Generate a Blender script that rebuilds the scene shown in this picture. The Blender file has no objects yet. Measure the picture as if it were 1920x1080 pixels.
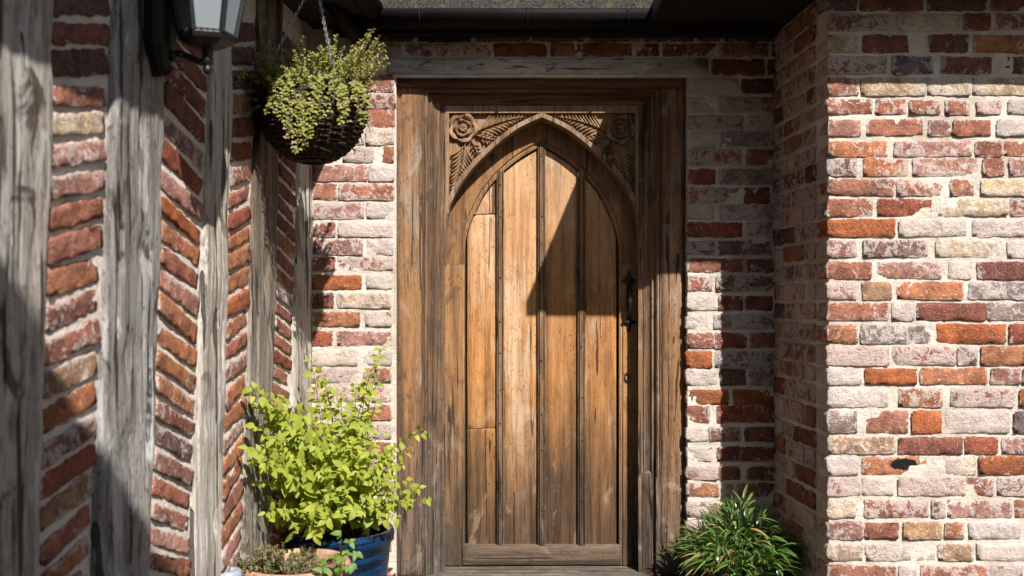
import bpy, math, random
from mathutils import Vector, Matrix, noise, Quaternion

# ------------------------------------------------------------------ camera, world, sun, exposure
S = bpy.context.scene
F, D, H = 1867.0, 4.06, 1.25          # focal length in photo pixels, camera to door wall, camera height
CX, CY = 960.0, 570.0                 # vanishing point in photo pixels
cam_d = bpy.data.cameras.new('camera'); cam = bpy.data.objects.new('camera', cam_d)
S.collection.objects.link(cam); S.camera = cam
cam.location = (0, -D, H); cam.rotation_euler = (math.pi/2, 0, 0)
cam_d.sensor_width = 36.0; cam_d.lens = F/1920*36.0
cam_d.shift_y = (CY-540)/1920
cam_d.clip_end = 300; cam_d.clip_start = 0.05
cam_d.dof.use_dof = True; cam_d.dof.focus_distance = D+0.12; cam_d.dof.aperture_fstop = 3.2

SUN_A, SUN_B = 0.43, 1.03             # towards the sun: right, up per metre towards the viewer
sun_vec = Vector((SUN_A, -1.0, SUN_B)).normalized()
elev = math.asin(sun_vec.z)
w = bpy.data.worlds.new('World'); S.world = w; w.use_nodes = True
wn = w.node_tree.nodes; bg = wn['Background']
sky = wn.new('ShaderNodeTexSky'); sky.sky_type = 'NISHITA'; sky.sun_disc = False
sky.sun_elevation = elev; sky.sun_rotation = math.atan2(sun_vec.x, sun_vec.y)
sky.air_density = 1.0; sky.dust_density = 1.5
w.node_tree.links.new(sky.outputs[0], bg.inputs[0]); bg.inputs[1].default_value = 0.05
sd = bpy.data.lights.new('sun', 'SUN'); so = bpy.data.objects.new('sun', sd); S.collection.objects.link(so)
sd.energy = 5.0; sd.angle = math.radians(0.5); sd.color = (1.0, 0.95, 0.88)
so.rotation_euler = sun_vec.to_track_quat('Z', 'Y').to_euler(); so.location = (3, -6, 8)
S.view_settings.view_transform = 'Standard'; S.view_settings.look = 'None'
S.view_settings.exposure = 0.76; S.view_settings.gamma = 1.0
S.cycles.use_denoising = True
S.cycles.max_bounces = 5; S.cycles.diffuse_bounces = 3; S.cycles.glossy_bounces = 2; S.cycles.transparent_max_bounces = 8
try: S.cycles.sample_clamp_indirect = 6.0
except Exception: pass

R = random.Random(7)
COL = S.collection

# ------------------------------------------------------------------ helpers
def P(x, y, t):
    """photo pixel on the plane t metres in front of the door wall -> world point"""
    z = D-t
    return Vector(((x-CX)*z/F, -t, H-(y-CY)*z/F))
def nz(x, y, z, s=1.0, o=0.0): return noise.noise(Vector((x*s+o, y*s+o*1.7, z*s-o*.6)))

def new_obj(name, verts, faces, mat, parent=None, org=None, smooth=False, kind=None):
    me = bpy.data.meshes.new(name)
    if org is None: org = parent['_o'] if (parent and '_o' in parent) else (0, 0, 0)
    ox, oy, oz = org
    me.from_pydata([(v[0]-ox, v[1]-oy, v[2]-oz) for v in verts], [], faces)
    if mat: me.materials.append(mat)
    if smooth: me.polygons.foreach_set('use_smooth', [True]*len(me.polygons))
    me.update()
    o = bpy.data.objects.new(name, me); COL.objects.link(o)
    if parent:
        o.parent = parent
        o['_o'] = list(org)
    else:
        o.location = org; o['_o'] = list(org)
    if kind: o['kind'] = kind
    return o
def sub_obj(name, verts, faces, mat, part, smooth=False):
    """a sub-part: the part sits at its thing's origin, so the same origin serves"""
    return new_obj(name, verts, faces, mat, part, org=part['_o'], smooth=smooth)
def thing(name, label, cat, loc, group=None):
    o = bpy.data.objects.new(name, None); COL.objects.link(o); o.location = loc
    o['label'] = label; o['category'] = cat; o['_o'] = list(loc)
    o.empty_display_size = .1; o['kind'] = 'thing'
    if group: o['group'] = group
    return o
def tag(o, label, cat, group=None):
    o['label'] = label; o['category'] = cat
    if 'kind' not in o: o['kind'] = 'thing'
    if group: o['group'] = group
    return o
class MB:
    def __init__(s): s.v = []; s.f = []
    def add(s, v, f):
        b = len(s.v); s.v += [tuple(p) for p in v]; s.f += [tuple(i+b for i in q) for q in f]; return s
    def box(s, x0, x1, y0, y1, z0, z1):
        v = [(x, y, z) for x in (x0, x1) for y in (y0, y1) for z in (z0, z1)]
        return s.add(v, [(0,1,3,2),(4,6,7,5),(0,4,5,1),(2,3,7,6),(0,2,6,4),(1,5,7,3)])
    def rbox(s, x0, x1, y0, y1, z0, z1, b=.004, nx=1, nz_=1, amp=0.0, seed=0.0):
        """box whose front (low y) face is a bevelled, slightly uneven grid"""
        xs = [x0, x0+b] + [x0+b+(x1-x0-2*b)*i/nx for i in range(1, nx)] + [x1-b, x1]
        zs = [z0, z0+b] + [z0+b+(z1-z0-2*b)*i/nz_ for i in range(1, nz_)] + [z1-b, z1]
        nX, nZ = len(xs), len(zs); V = []
        for i, x in enumerate(xs):
            for j, z in enumerate(zs):
                e = i in (0, nX-1) or j in (0, nZ-1)
                dy = amp*nz(x, 0, z, 14, seed)+.5*amp*nz(x, 0, z, 45, seed+3)
                dx = amp*nz(0, x, z, 9, seed+9) if i in (0, 1, nX-2, nX-1) else 0
                V.append((x+dx, y0+(b if e else 0)+dy, z))
        Fc = [(i*nZ+j, (i+1)*nZ+j, (i+1)*nZ+j+1, i*nZ+j+1) for i in range(nX-1) for j in range(nZ-1)]
        ring = [i*nZ for i in range(nX)] + [(nX-1)*nZ+j for j in range(1, nZ)] + [i*nZ+nZ-1 for i in range(nX-2, -1, -1)] + [j for j in range(nZ-2, 0, -1)]
        base = len(V)
        for k in ring: V.append((V[k][0], y1, V[k][2]))
        n = len(ring)
        for k in range(n): Fc.append((ring[(k+1) % n], ring[k], base+k, base+(k+1) % n))
        Fc.append(tuple(base+k for k in range(n)))
        return s.add(V, Fc)
    def tube(s, pts, rad, n=8, cap=True):
        pts = [Vector(p) for p in pts]; m = len(pts)
        rr = rad if isinstance(rad, (list, tuple)) else [rad]*m
        V = []; up = None
        for i, p in enumerate(pts):
            d = (pts[min(i+1, m-1)]-pts[max(i-1, 0)]).normalized()
            if up is None: up = Vector((0, 0, 1)) if abs(d.z) < .9 else Vector((1, 0, 0))
            a = d.cross(up)
            if a.length < 1e-5: a = d.orthogonal()
            a.normalize(); b_ = a.cross(d).normalized(); up = b_
            for k in range(n):
                an = 2*math.pi*k/n
                V.append(p+(a*math.cos(an)+b_*math.sin(an))*rr[i])
        Fc = [(i*n+k, i*n+(k+1) % n, (i+1)*n+(k+1) % n, (i+1)*n+k) for i in range(m-1) for k in range(n)]
        if cap: Fc += [tuple(range(n-1, -1, -1)), tuple((m-1)*n+k for k in range(n))]
        return s.add(V, Fc)
    def lathe(s, c, prof, n=32, wob=0.0):
        V = []; c = Vector(c)
        for (r, z) in prof:
            for k in range(n):
                a = 2*math.pi*k/n
                rr = r*(1+wob*nz(math.cos(a), math.sin(a), z*6, 1.5, 4))
                V.append((c.x+rr*math.cos(a), c.y+rr*math.sin(a), c.z+z))
        m = len(prof)
        return s.add(V, [(i*n+k, i*n+(k+1) % n, (i+1)*n+(k+1) % n, (i+1)*n+k) for i in range(m-1) for k in range(n)])
    def ball(s, c, r, n=8, m=6, sc=(1, 1, 1)):
        V = [(c[0], c[1], c[2]-r*sc[2])]; Fc = []
        for i in range(1, m):
            ph = math.pi*i/m
            for k in range(n):
                a = 2*math.pi*k/n
                V.append((c[0]+r*sc[0]*math.sin(ph)*math.cos(a), c[1]+r*sc[1]*math.sin(ph)*math.sin(a), c[2]-r*sc[2]*math.cos(ph)))
        V.append((c[0], c[1], c[2]+r*sc[2])); L = len(V)-1
        for k in range(n):
            Fc.append((0, 1+(k+1) % n, 1+k)); Fc.append((L, 1+(m-2)*n+k, 1+(m-2)*n+(k+1) % n))
        for i in range(m-2):
            for k in range(n): Fc.append((1+i*n+k, 1+i*n+(k+1) % n, 1+(i+1)*n+(k+1) % n, 1+(i+1)*n+k))
        return s.add(V, Fc)
    def build(s, name, mat, parent=None, org=None, smooth=False, kind=None):
        return new_obj(name, s.v, s.f, mat, parent, org, smooth, kind)

# ------------------------------------------------------------------ materials
class NG:
    def __init__(s, name):
        s.m = bpy.data.materials.new(name); s.m.use_nodes = True
        s.t = s.m.node_tree; s.N = s.t.nodes; s.L = s.t.links
        s.b = s.N['Principled BSDF']; s.out = s.N['Material Output']
    def n(s, typ, **kw):
        q = s.N.new(typ)
        for k, v in kw.items(): setattr(q, k, v)
        return q
    def set(s, sock, v):
        if isinstance(v, bpy.types.NodeSocket): s.L.new(v, sock)
        elif v is not None:
            if isinstance(v, (tuple, list)) and len(v) == 3 and len(sock.default_value) == 4: v = (*v, 1)
            sock.default_value = v
    def math(s, op, a, b=None, c=None, clamp=False):
        q = s.n('ShaderNodeMath', operation=op, use_clamp=clamp)
        for i, v in enumerate((a, b, c)): s.set(q.inputs[i], v)
        return q.outputs[0]
    def vmath(s, op, a, b=None):
        q = s.n('ShaderNodeVectorMath', operation=op); s.set(q.inputs[0], a); s.set(q.inputs[1], b); return q.outputs[0]
    def mix(s, f, a, b, mode='MIX'):
        q = s.n('ShaderNodeMix', data_type='RGBA', blend_type=mode)
        s.set(q.inputs['Factor'], f); s.set(q.inputs[6], a); s.set(q.inputs[7], b); return q.outputs[2]
    def noise(s, vec, scale, detail=4, rough=.6, dist=0.0):
        q = s.n('ShaderNodeTexNoise'); s.set(q.inputs['Vector'], vec)
        q.inputs['Scale'].default_value = scale; q.inputs['Detail'].default_value = detail
        q.inputs['Roughness'].default_value = rough; q.inputs['Distortion'].default_value = dist
        return q.outputs[0]
    def voro(s, vec, scale, feature='F1', rnd=1.0):
        q = s.n('ShaderNodeTexVoronoi', feature=feature); s.set(q.inputs['Vector'], vec)
        q.inputs['Scale'].default_value = scale; q.inputs['Randomness'].default_value = rnd
        return q
    def ramp(s, f, lo, hi, clamp=True):
        q = s.n('ShaderNodeMapRange', clamp=clamp); q.interpolation_type = 'SMOOTHSTEP'
        s.set(q.inputs[0], f); s.set(q.inputs[1], lo); s.set(q.inputs[2], hi); return q.outputs[0]
    def mr(s, f, a, b, c, d):
        q = s.n('ShaderNodeMapRange'); s.set(q.inputs[0], f)
        for i, v in enumerate((a, b, c, d)): s.set(q.inputs[i+1], v)
        return q.outputs[0]
    def obco(s, scale=(1, 1, 1), rnd=True):
        tc = s.n('ShaderNodeTexCoord').outputs['Object']
        v = tc
        if rnd:
            oi = s.n('ShaderNodeObjectInfo')
            r = s.math('MULTIPLY', oi.outputs['Random'], 37.0)
            cm = s.n('ShaderNodeCombineXYZ')
            s.set(cm.inputs[0], r); s.set(cm.inputs[1], s.math('MULTIPLY', r, .71)); s.set(cm.inputs[2], s.math('MULTIPLY', r, 1.37))
            v = s.vmath('ADD', tc, cm.outputs[0])
        return s.vmath('MULTIPLY', v, scale), tc
    def bump(s, h, strength, dist, prev=None):
        q = s.n('ShaderNodeBump'); q.inputs['Strength'].default_value = strength; q.inputs['Distance'].default_value = dist
        s.set(q.inputs['Height'], h)
        if prev is not None: s.L.new(prev, q.inputs['Normal'])
        return q.outputs[0]
    def done(s, col, rough=.85, nrm=None, spec=.3):
        s.set(s.b.inputs['Base Color'], col); s.set(s.b.inputs['Roughness'], rough)
        s.b.inputs['Specular IOR Level'].default_value = spec
        if nrm is not None: s.L.new(nrm, s.b.inputs['Normal'])
        return s.m

def simple(name, col, rough=.6, spec=.4, metal=0.0, var=.25, scale=30, bump=.2):
    g = NG(name); v, _ = g.obco()
    n = g.noise(v, scale, 5, .65)
    c = g.mix(g.ramp(n, .3, .75), tuple(x*(1-var) for x in col), tuple(min(1, x*(1+var)) for x in col))
    g.b.inputs['Metallic'].default_value = metal
    return g.done(c, rough, g.bump(n, bump, .004), spec)

def make_brick():
    g = NG('old_brick'); v, tc = g.obco()
    at = g.n('ShaderNodeAttribute', attribute_type='OBJECT', attribute_name='tint')
    wa = g.n('ShaderNodeAttribute', attribute_type='OBJECT', attribute_name='wash').outputs['Fac']
    n1 = g.noise(v, 15, 4, .62, .5); n2 = g.noise(v, 75, 4, .75); n3 = g.noise(v, 300, 2, .7); n4 = g.noise(v, 26, 5, .70, .9)
    base = at.outputs['Color']
    dark = g.mix(1.0, base, (.60, .55, .55), 'MULTIPLY')
    warm = g.mix(1.0, base, (1.32, 1.26, 1.22), 'MULTIPLY')
    c = g.mix(g.ramp(n1, .33, .66), dark, warm)
    c = g.mix(g.math('MULTIPLY', g.ramp(n2, .58, .40), .38), c, dark)
    # lime wash and mortar smears left on the face
    thr = g.math('SUBTRACT', 1.0, wa)
    m1 = g.math('ADD', g.math('MULTIPLY', n4, .66), g.math('MULTIPLY', n2, .34))
    # mortar smeared over the edges of the face
    sep = g.n('ShaderNodeSeparateXYZ'); g.set(sep.inputs[0], tc)
    hw = g.n('ShaderNodeAttribute', attribute_type='OBJECT', attribute_name='half_w').outputs['Fac']
    hh = g.n('ShaderNodeAttribute', attribute_type='OBJECT', attribute_name='half_h').outputs['Fac']
    ex = g.math('SUBTRACT', g.math('ABSOLUTE', sep.outputs[0]), g.math('SUBTRACT', hw, .014))
    ez = g.math('SUBTRACT', g.math('ABSOLUTE', sep.outputs[2]), g.math('SUBTRACT', hh, .010))
    ed = g.math('MULTIPLY', g.math('MAXIMUM', g.math('MAXIMUM', ex, ez), 0.0), 8.0)
    m1 = g.math('ADD', m1, ed)
    pos = g.n('ShaderNodeNewGeometry').outputs['Position']
    m1 = g.math('ADD', m1, g.math('MULTIPLY', g.math('SUBTRACT', g.noise(pos, 4.5, 3, .6, .4), .5), .30))
    lo = g.mr(thr, 0, 1, .30, .66)
    f = g.ramp(m1, lo, g.math('ADD', lo, .055))
    f = g.math('MULTIPLY', f, g.mr(n3, .35, .65, .35, 1.0))
    washc = g.mix(n1, (.58, .48, .43), (.78, .725, .70))
    c = g.mix(g.math('MULTIPLY', f, .94), c, washc)
    # salty speckle and dark pits
    c = g.mix(g.math('MULTIPLY', g.ramp(n3, .55, .66), .42), c, (.62, .52, .43))
    c = g.mix(g.math('MULTIPLY', g.ramp(n2, .36, .27), .8), c, (.045, .030, .025))
    # kiln-burnt patch on the few bricks that have one
    cha = g.n('ShaderNodeAttribute', attribute_type='OBJECT', attribute_name='burnt').outputs['Fac']
    bx_ = g.math('DIVIDE', g.math('SUBTRACT', sep.outputs[0], .030), .052); bz_ = g.math('DIVIDE', g.math('SUBTRACT', sep.outputs[2], .006), .021)
    rad = g.math('ADD', g.math('ADD', g.math('MULTIPLY', bx_, bx_), g.math('MULTIPLY', bz_, bz_)), g.math('MULTIPLY', g.math('SUBTRACT', n2, .5), 2.2))
    c = g.mix(g.math('MULTIPLY', g.ramp(rad, 1.1, .75), cha), c, (.018, .017, .018))
    h = g.math('ADD', g.math('ADD', g.math('MULTIPLY', n2, .8), g.math('MULTIPLY', n3, .25)), g.math('MULTIPLY', n4, .9))
    return g.done(c, .93, g.bump(h, 1.0, .012), .12)
def make_mortar(name='lime_mortar', k=1.0, dirt=.65):
    g = NG(name); v, _ = g.obco(rnd=False)
    n1 = g.noise(v, 7, 5, .6); n2 = g.noise(v, 60, 5, .7); n3 = g.noise(v, 260, 3, .7)
    c = g.mix(g.ramp(n1, .3, .7), tuple(min(.86, x*k) for x in (.60, .525, .445)), tuple(min(.86, x*k) for x in (.76, .70, .635)))
    c = g.mix(g.math('MULTIPLY', g.ramp(g.noise(v, 4.5, 4, .65, .4), .55, .36), dirt), c, (.42, .35, .28))
    c = g.mix(g.math('MULTIPLY', g.ramp(n3, .52, .68), .5), c, (.36, .28, .20))
    c = g.mix(g.math('MULTIPLY', g.ramp(n2, .56, .7), .35), c, (.78, .72, .62))
    h = g.math('ADD', g.math('MULTIPLY', n2, .8), g.math('MULTIPLY', n3, .35))
    return g.done(c, .95, g.bump(h, 1.0, .012), .1)

def wood(name, light, dark, grey, gamt=.2, axis=2, holes=.6, low=None, rough=.7, grain=1.0, lowcol=None, gscale=1.0, bstr=.7, spec=.25, crack=.685, blotch=0.0, high=None, dist=1.1, bcol=(.045, .035, .028)):
    """weathered timber: grain along one axis, worm holes, silvered patches, a foot tone (damp staining; painted light on one stud)"""
    g = NG(name)
    st = [1.0, 1.0, 1.0]; st[axis] = .045
    v, tc = g.obco(tuple(st))
    st2 = [1.0, 1.0, 1.0]; st2[axis] = .30
    v2, _ = g.obco(tuple(st2))
    n0 = g.noise(v, 16*gscale, 3, .6, dist); n1 = g.noise(v, 60*gscale, 4, .75, .6); n2 = g.noise(v, 260, 2, .7)
    n3 = g.noise(v2, 5, 3, .6, .3); n4 = g.noise(v2, 24, 4, .7, .3)
    c = g.mix(g.ramp(g.math('ADD', g.math('MULTIPLY', n0, .5), g.math('MULTIPLY', n1, .5)), .36, .62), dark, light)
    c = g.mix(g.math('MULTIPLY', g.ramp(n2, .52, .68), .45*grain), c, tuple(x*.42 for x in dark))
    c = g.mix(g.math('MULTIPLY', g.ramp(n1, .60, .70), .55*grain), c, tuple(x*.30 for x in dark))
    gm = g.math('ADD', g.math('MULTIPLY', n3, .6), g.math('MULTIPLY', n4, .4))
    gf = g.ramp(gm, .66-.36*gamt, .78-.36*gamt)
    gcol = g.mix(g.ramp(n1, .35, .65), tuple(x*.55 for x in grey), grey)
    c = g.mix(g.math('MULTIPLY', gf, .35+.6*gamt), c, gcol)
    if low:
        sep = g.n('ShaderNodeSeparateXYZ'); g.set(sep.inputs[0], tc)
        z = g.math('ADD', sep.outputs[2], g.math('MULTIPLY', g.math('SUBTRACT', n0, .5), .7))
        z = g.math('ADD', z, g.math('MULTIPLY', g.math('SUBTRACT', n3, .5), .7))
        lf = g.ramp(z, low[1], low[0])
        lc = lowcol or (.07, .05, .04)
        lc2 = g.mix(g.ramp(n1, .35, .62), tuple(x*.55 for x in lc), tuple(x*1.5 for x in lc))
        c = g.mix(g.math('MULTIPLY', lf, .92), c, lc2)
    if high:
        sp2 = g.n('ShaderNodeSeparateXYZ'); g.set(sp2.inputs[0], tc)
        z2 = g.math('ADD', sp2.outputs[2], g.math('MULTIPLY', g.math('SUBTRACT', n0, .5), 1.1))
        z2 = g.math('ADD', z2, g.math('MULTIPLY', g.math('SUBTRACT', n3, .5), 1.2))
        c = g.mix(g.math('MULTIPLY', g.ramp(z2, high[0], high[1]), .62), c, g.mix(g.ramp(n1, .36, .60), tuple(x*.62 for x in high[2]), high[2]))
    oi_ = g.n('ShaderNodeObjectInfo').outputs['Random']
    c = g.mix(1.0, c, g.mix(oi_, (.86, .84, .82), (1.10, 1.08, 1.04)), 'MULTIPLY')
    # worm holes and short dark checks
    sh = [1.0, 1.0, 1.0]; sh[axis] = .55
    v3, _ = g.obco(tuple(sh))
    vo = g.voro(v3, 75).outputs['Distance']; vo2 = g.voro(v3, 33).outputs['Distance']
    msk = g.ramp(g.noise(v2, 6, 3, .6), .42, .58)
    ho = g.math('MULTIPLY', g.ramp(vo, .25, .13), g.mr(msk, 0, 1, .35, 1.0))
    ho = g.math('MAXIMUM', ho, g.math('MULTIPLY', g.ramp(vo2, .115, .075), .9))
    ho = g.math('MULTIPLY', ho, holes, clamp=True)
    c = g.mix(ho, c, (.018, .011, .008))
    ck = g.math('MULTIPLY', g.ramp(g.noise(v, 34*gscale, 2, .5, dist*1.3), crack, crack+.035), .85)
    c = g.mix(ck, c, (.02, .014, .010))
    if blotch:
        nb = g.noise(v3, 12, 3, .6, .8)
        c = g.mix(g.math('MULTIPLY', g.ramp(nb, .565, .67), blotch), c, bcol)
        c = g.mix(g.math('MULTIPLY', g.ramp(nb, .42, .30), .5*blotch), c, tuple(min(.8, x*1.25) for x in grey))
    h = g.math('SUBTRACT', g.math('ADD', g.math('MULTIPLY', n1, .9), g.math('MULTIPLY', n2, .5)), g.math('MULTIPLY', ck, .8))
    return g.done(c, rough, g.bump(h, bstr, .006), spec)

def leaf_mat(name, ca, cb, trans=.35, rough=.5, spec=.3, tcol=None):
    g = NG(name)
    oi = g.n('ShaderNodeObjectInfo').outputs['Random']; tc = g.n('ShaderNodeTexCoord').outputs['Object']
    geo = g.n('ShaderNodeNewGeometry')
    n = g.noise(tc, 60, 3, .6)
    f = g.math('ADD', g.math('MULTIPLY', oi, .4), g.math('MULTIPLY', geo.outputs['Random Per Island'], .6))
    c = g.mix(g.math('ADD', g.math('MULTIPLY', f, .75), g.math('MULTIPLY', n, .25)), ca, cb)
    g.done(c, rough, None, spec)
    tr = g.n('ShaderNodeBsdfTranslucent'); mx = g.n('ShaderNodeMixShader'); mx.inputs[0].default_value = trans
    tc2 = g.mix(1.0, c, tcol or (1.2, 1.25, .6), 'MULTIPLY')
    g.L.new(tc2, tr.inputs[0]); g.L.new(g.b.outputs[0], mx.inputs[1]); g.L.new(tr.outputs[0], mx.inputs[2])
    g.L.new(mx.outputs[0], g.out.inputs[0])
    return g.m

M = {}
M['brick'] = make_brick(); M['mortar'] = make_mortar(); M['pale_mortar'] = make_mortar('pale_lime_mortar', 1.14, .2)
OAKL, OAKD, GREY = (.46, .25, .105), (.25, .115, .045), (.33, .28, .24)
M['plank'] = wood('oak_plank', (.51, .25, .090), (.27, .115, .038), (.58, .44, .31), .44, 2, .62, (.16, .92), lowcol=(.048, .031, .020), crack=.65, blotch=.30, high=(.80, 1.7, (.60, .40, .25)), dist=.7, bcol=(.10, .055, .028))
M['stile'] = wood('oak_stile', (.33, .175, .075), (.13, .064, .029), (.34, .26, .185), .34, 2, .7, (.0, .95), lowcol=(.050, .036, .027), crack=.635, blotch=.45, dist=.7)
M['batten'] = wood('oak_batten', (.26, .155, .082), (.085, .050, .028), (.34, .28, .22), .38, 2, .7, (.0, 1.0), lowcol=(.045, .034, .026), crack=.625, blotch=.5)
M['rail'] = wood('oak_rail', (.15, .105, .072), (.060, .042, .030), (.22, .185, .155), .35, 0, .5, crack=.61, blotch=.6)
M['jamb'] = wood('oak_jamb', (.33, .175, .082), (.105, .056, .029), (.36, .29, .235), .34, 2, .6, (-.1, .85), lowcol=(.095, .075, .062), crack=.615, blotch=.55)
M['moulding'] = wood('oak_moulding', (.25, .145, .080), (.075, .045, .028), (.34, .285, .245), .42, 2, .6, (-.1, 1.0), lowcol=(.085, .070, .060), crack=.615, blotch=.5)
M['head'] = wood('oak_head', (.20, .100, .050), (.075, .036, .020), (.24, .18, .13), .2, 0, .5, crack=.63, blotch=.4)
M['carve'] = wood('carved_oak', (.33, .205, .115), (.15, .088, .050), (.40, .32, .25), .38, 2, .55, grain=.9, bstr=.5, blotch=.35)
M['arch'] = wood('arch_oak', (.32, .21, .13), (.12, .075, .046), (.42, .34, .27), .45, 2, .5, blotch=.45, crack=.63)
M['lintel'] = wood('silvered_lintel', (.44, .40, .37), (.16, .138, .125), (.56, .54, .53), .55, 0, .5, gscale=.6, crack=.59, blotch=.8)
M['stud'] = wood('silvered_stud', (.48, .44, .405), (.165, .138, .118), (.62, .60, .585), .46, 2, .55, gscale=.9, bstr=1.6, crack=.605, blotch=.9, dist=.35, bcol=(.060, .042, .030))
M['stud_blue'] = wood('blue_grey_stud', (.40, .385, .375), (.15, .135, .125), (.55, .555, .565), .48, 2, .55, gscale=.9, bstr=1.6, crack=.60, blotch=.95, dist=.3, bcol=(.045, .034, .027))
M['stud_pale'] = wood('pale_stud', (.64, .59, .53), (.34, .30, .26), (.74, .72, .69), .55, 2, .5, gscale=.9, bstr=1.6, crack=.62, blotch=.6, dist=.3, bcol=(.10, .075, .055))
M['stud_painted_shade'] = wood('painted_shade_stud', (.21, .155, .115), (.075, .054, .042), (.28, .235, .20), .35, 2, .5, (1.0, 1.6), lowcol=(.24, .215, .19), gscale=.9, bstr=1.5, crack=.61, blotch=.8, dist=.4)  # basket plant's shade painted in the dark tone, sunlight in the paler foot
M['sill'] = wood('worn_sill', (.13, .108, .09), (.048, .038, .031), (.18, .16, .143), .5, 0, .4, crack=.61, blotch=.7)
M['soffit'] = wood('dark_soffit', (.026, .019, .015), (.012, .009, .007), (.035, .03, .025), .2, 1, .2)
M['iron'] = simple('black_iron', (.016, .015, .015), .42, .5, .3, .3, 60, .35)
M['gutter'] = simple('black_gutter', (.007, .007, .007), .7, .15, 0, .3, 20, .1)
M['chain'] = simple('galvanised_chain', (.45, .44, .42), .4, .5, .7)
def grit(name, a, b):
    g = NG(name); v, _ = g.obco()
    n = g.noise(v, 260, 3, .7); n2 = g.noise(v, 18, 4, .6); vo = g.voro(v, 200).outputs['Distance']
    c = g.mix(g.ramp(n, .38, .66), a, b)
    c = g.mix(g.math('MULTIPLY', g.ramp(n2, .55, .7), .5), c, (.13, .15, .06))
    return g.done(c, .95, g.bump(g.math('ADD', n, vo), .8, .004), .1)
M['slate'] = grit('gritty_roof_felt', (.018, .016, .015), (.105, .095, .088))
M['tile'] = grit('roof_tile', (.10, .06, .04), (.22, .13, .08))
M['gravel'] = grit('gravel', (.045, .039, .033), (.13, .11, .092))
M['terracotta'] = simple('terracotta', (.40, .235, .155), .9, .15, 0, .3, 22, .3)
M['dark_clay'] = simple('dark_clay', (.10, .055, .035), .8, .2, 0, .4, 22, .3)
M['soil'] = simple('potting_soil', (.028, .020, .014), .95, .1, 0, .5, 60, 1.0)
M['wicker'] = simple('dark_wicker', (.040, .024, .016), .7, .3, 0, .55, 90, .5)
M['twig'] = simple('reddish_stem', (.13, .065, .04), .8, .2, 0, .3, 60, .2)
M['pale_pot'] = simple('pale_glazed_pot', (.27, .31, .35), .35, .5, 0, .12, 12, .1)
def glaze():
    g = NG('blue_glaze'); v, tc = g.obco((1, 1, 7))
    n = g.noise(v, 9, 5, .6, .5); n2 = g.noise(v, 30, 4, .6)
    c = g.mix(g.ramp(n, .38, .62), (.002, .005, .013), (.004, .036, .105))
    c = g.mix(g.math('MULTIPLY', g.ramp(n2, .58, .7), .5), c, (.008, .07, .16))
    return g.done(c, .12, g.bump(n, .25, .006), .6)
M['glaze'] = glaze()
M['lime_leaf'] = leaf_mat('golden_leaf', (.17, .26, .026), (.48, .50, .080), .42)
M['basket_leaf'] = leaf_mat('small_green_leaf', (.16, .20, .035), (.42, .41, .11), .32)
M['basket_pink'] = leaf_mat('dry_pink_leaf', (.28, .19, .13), (.42, .30, .20), .3, tcol=(1, .9, .8))
M['grass_leaf'] = leaf_mat('grassy_leaf', (.045, .105, .022), (.17, .28, .07), .25, .30, .6)
M['dry_leaf'] = leaf_mat('dry_blade', (.32, .22, .07), (.42, .32, .13), .25)
M['thyme_leaf'] = leaf_mat('thyme_leaf', (.06, .075, .025), (.17, .17, .07), .2)
M['shade_hedge_leaf'] = leaf_mat('shade_hedge_leaf', (.03, .06, .015), (.07, .12, .03), .2)
def glass():
    g = NG('lantern_glass')
    gl = g.n('ShaderNodeBsdfGlossy'); gl.inputs['Roughness'].default_value = .06; gl.inputs[0].default_value = (.9, .95, 1, 1)
    tr = g.n('ShaderNodeBsdfTransparent'); tr.inputs[0].default_value = (.78, .82, .84, 1)
    df = g.n('ShaderNodeBsdfDiffuse'); df.inputs[0].default_value = (.55, .64, .70, 1)
    fr = g.n('ShaderNodeFresnel'); fr.inputs[0].default_value = 1.6
    m0 = g.n('ShaderNodeMixShader'); m0.inputs[0].default_value = .38
    g.L.new(tr.outputs[0], m0.inputs[1]); g.L.new(df.outputs[0], m0.inputs[2])
    m1 = g.n('ShaderNodeMixShader'); g.L.new(fr.outputs[0], m1.inputs[0]); g.L.new(m0.outputs[0], m1.inputs[1]); g.L.new(gl.outputs[0], m1.inputs[2])
    g.L.new(m1.outputs[0], g.out.inputs[0]); return g.m
M['glass'] = glass()

# ------------------------------------------------------------------ setting: ground
g_ = new_obj('ground', [(-60, -60, 0), (60, -60, 0), (60, 60, 0), (-60, 60, 0)], [(0, 1, 2, 3)], M['gravel']); g_['kind'] = 'structure'

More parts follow.
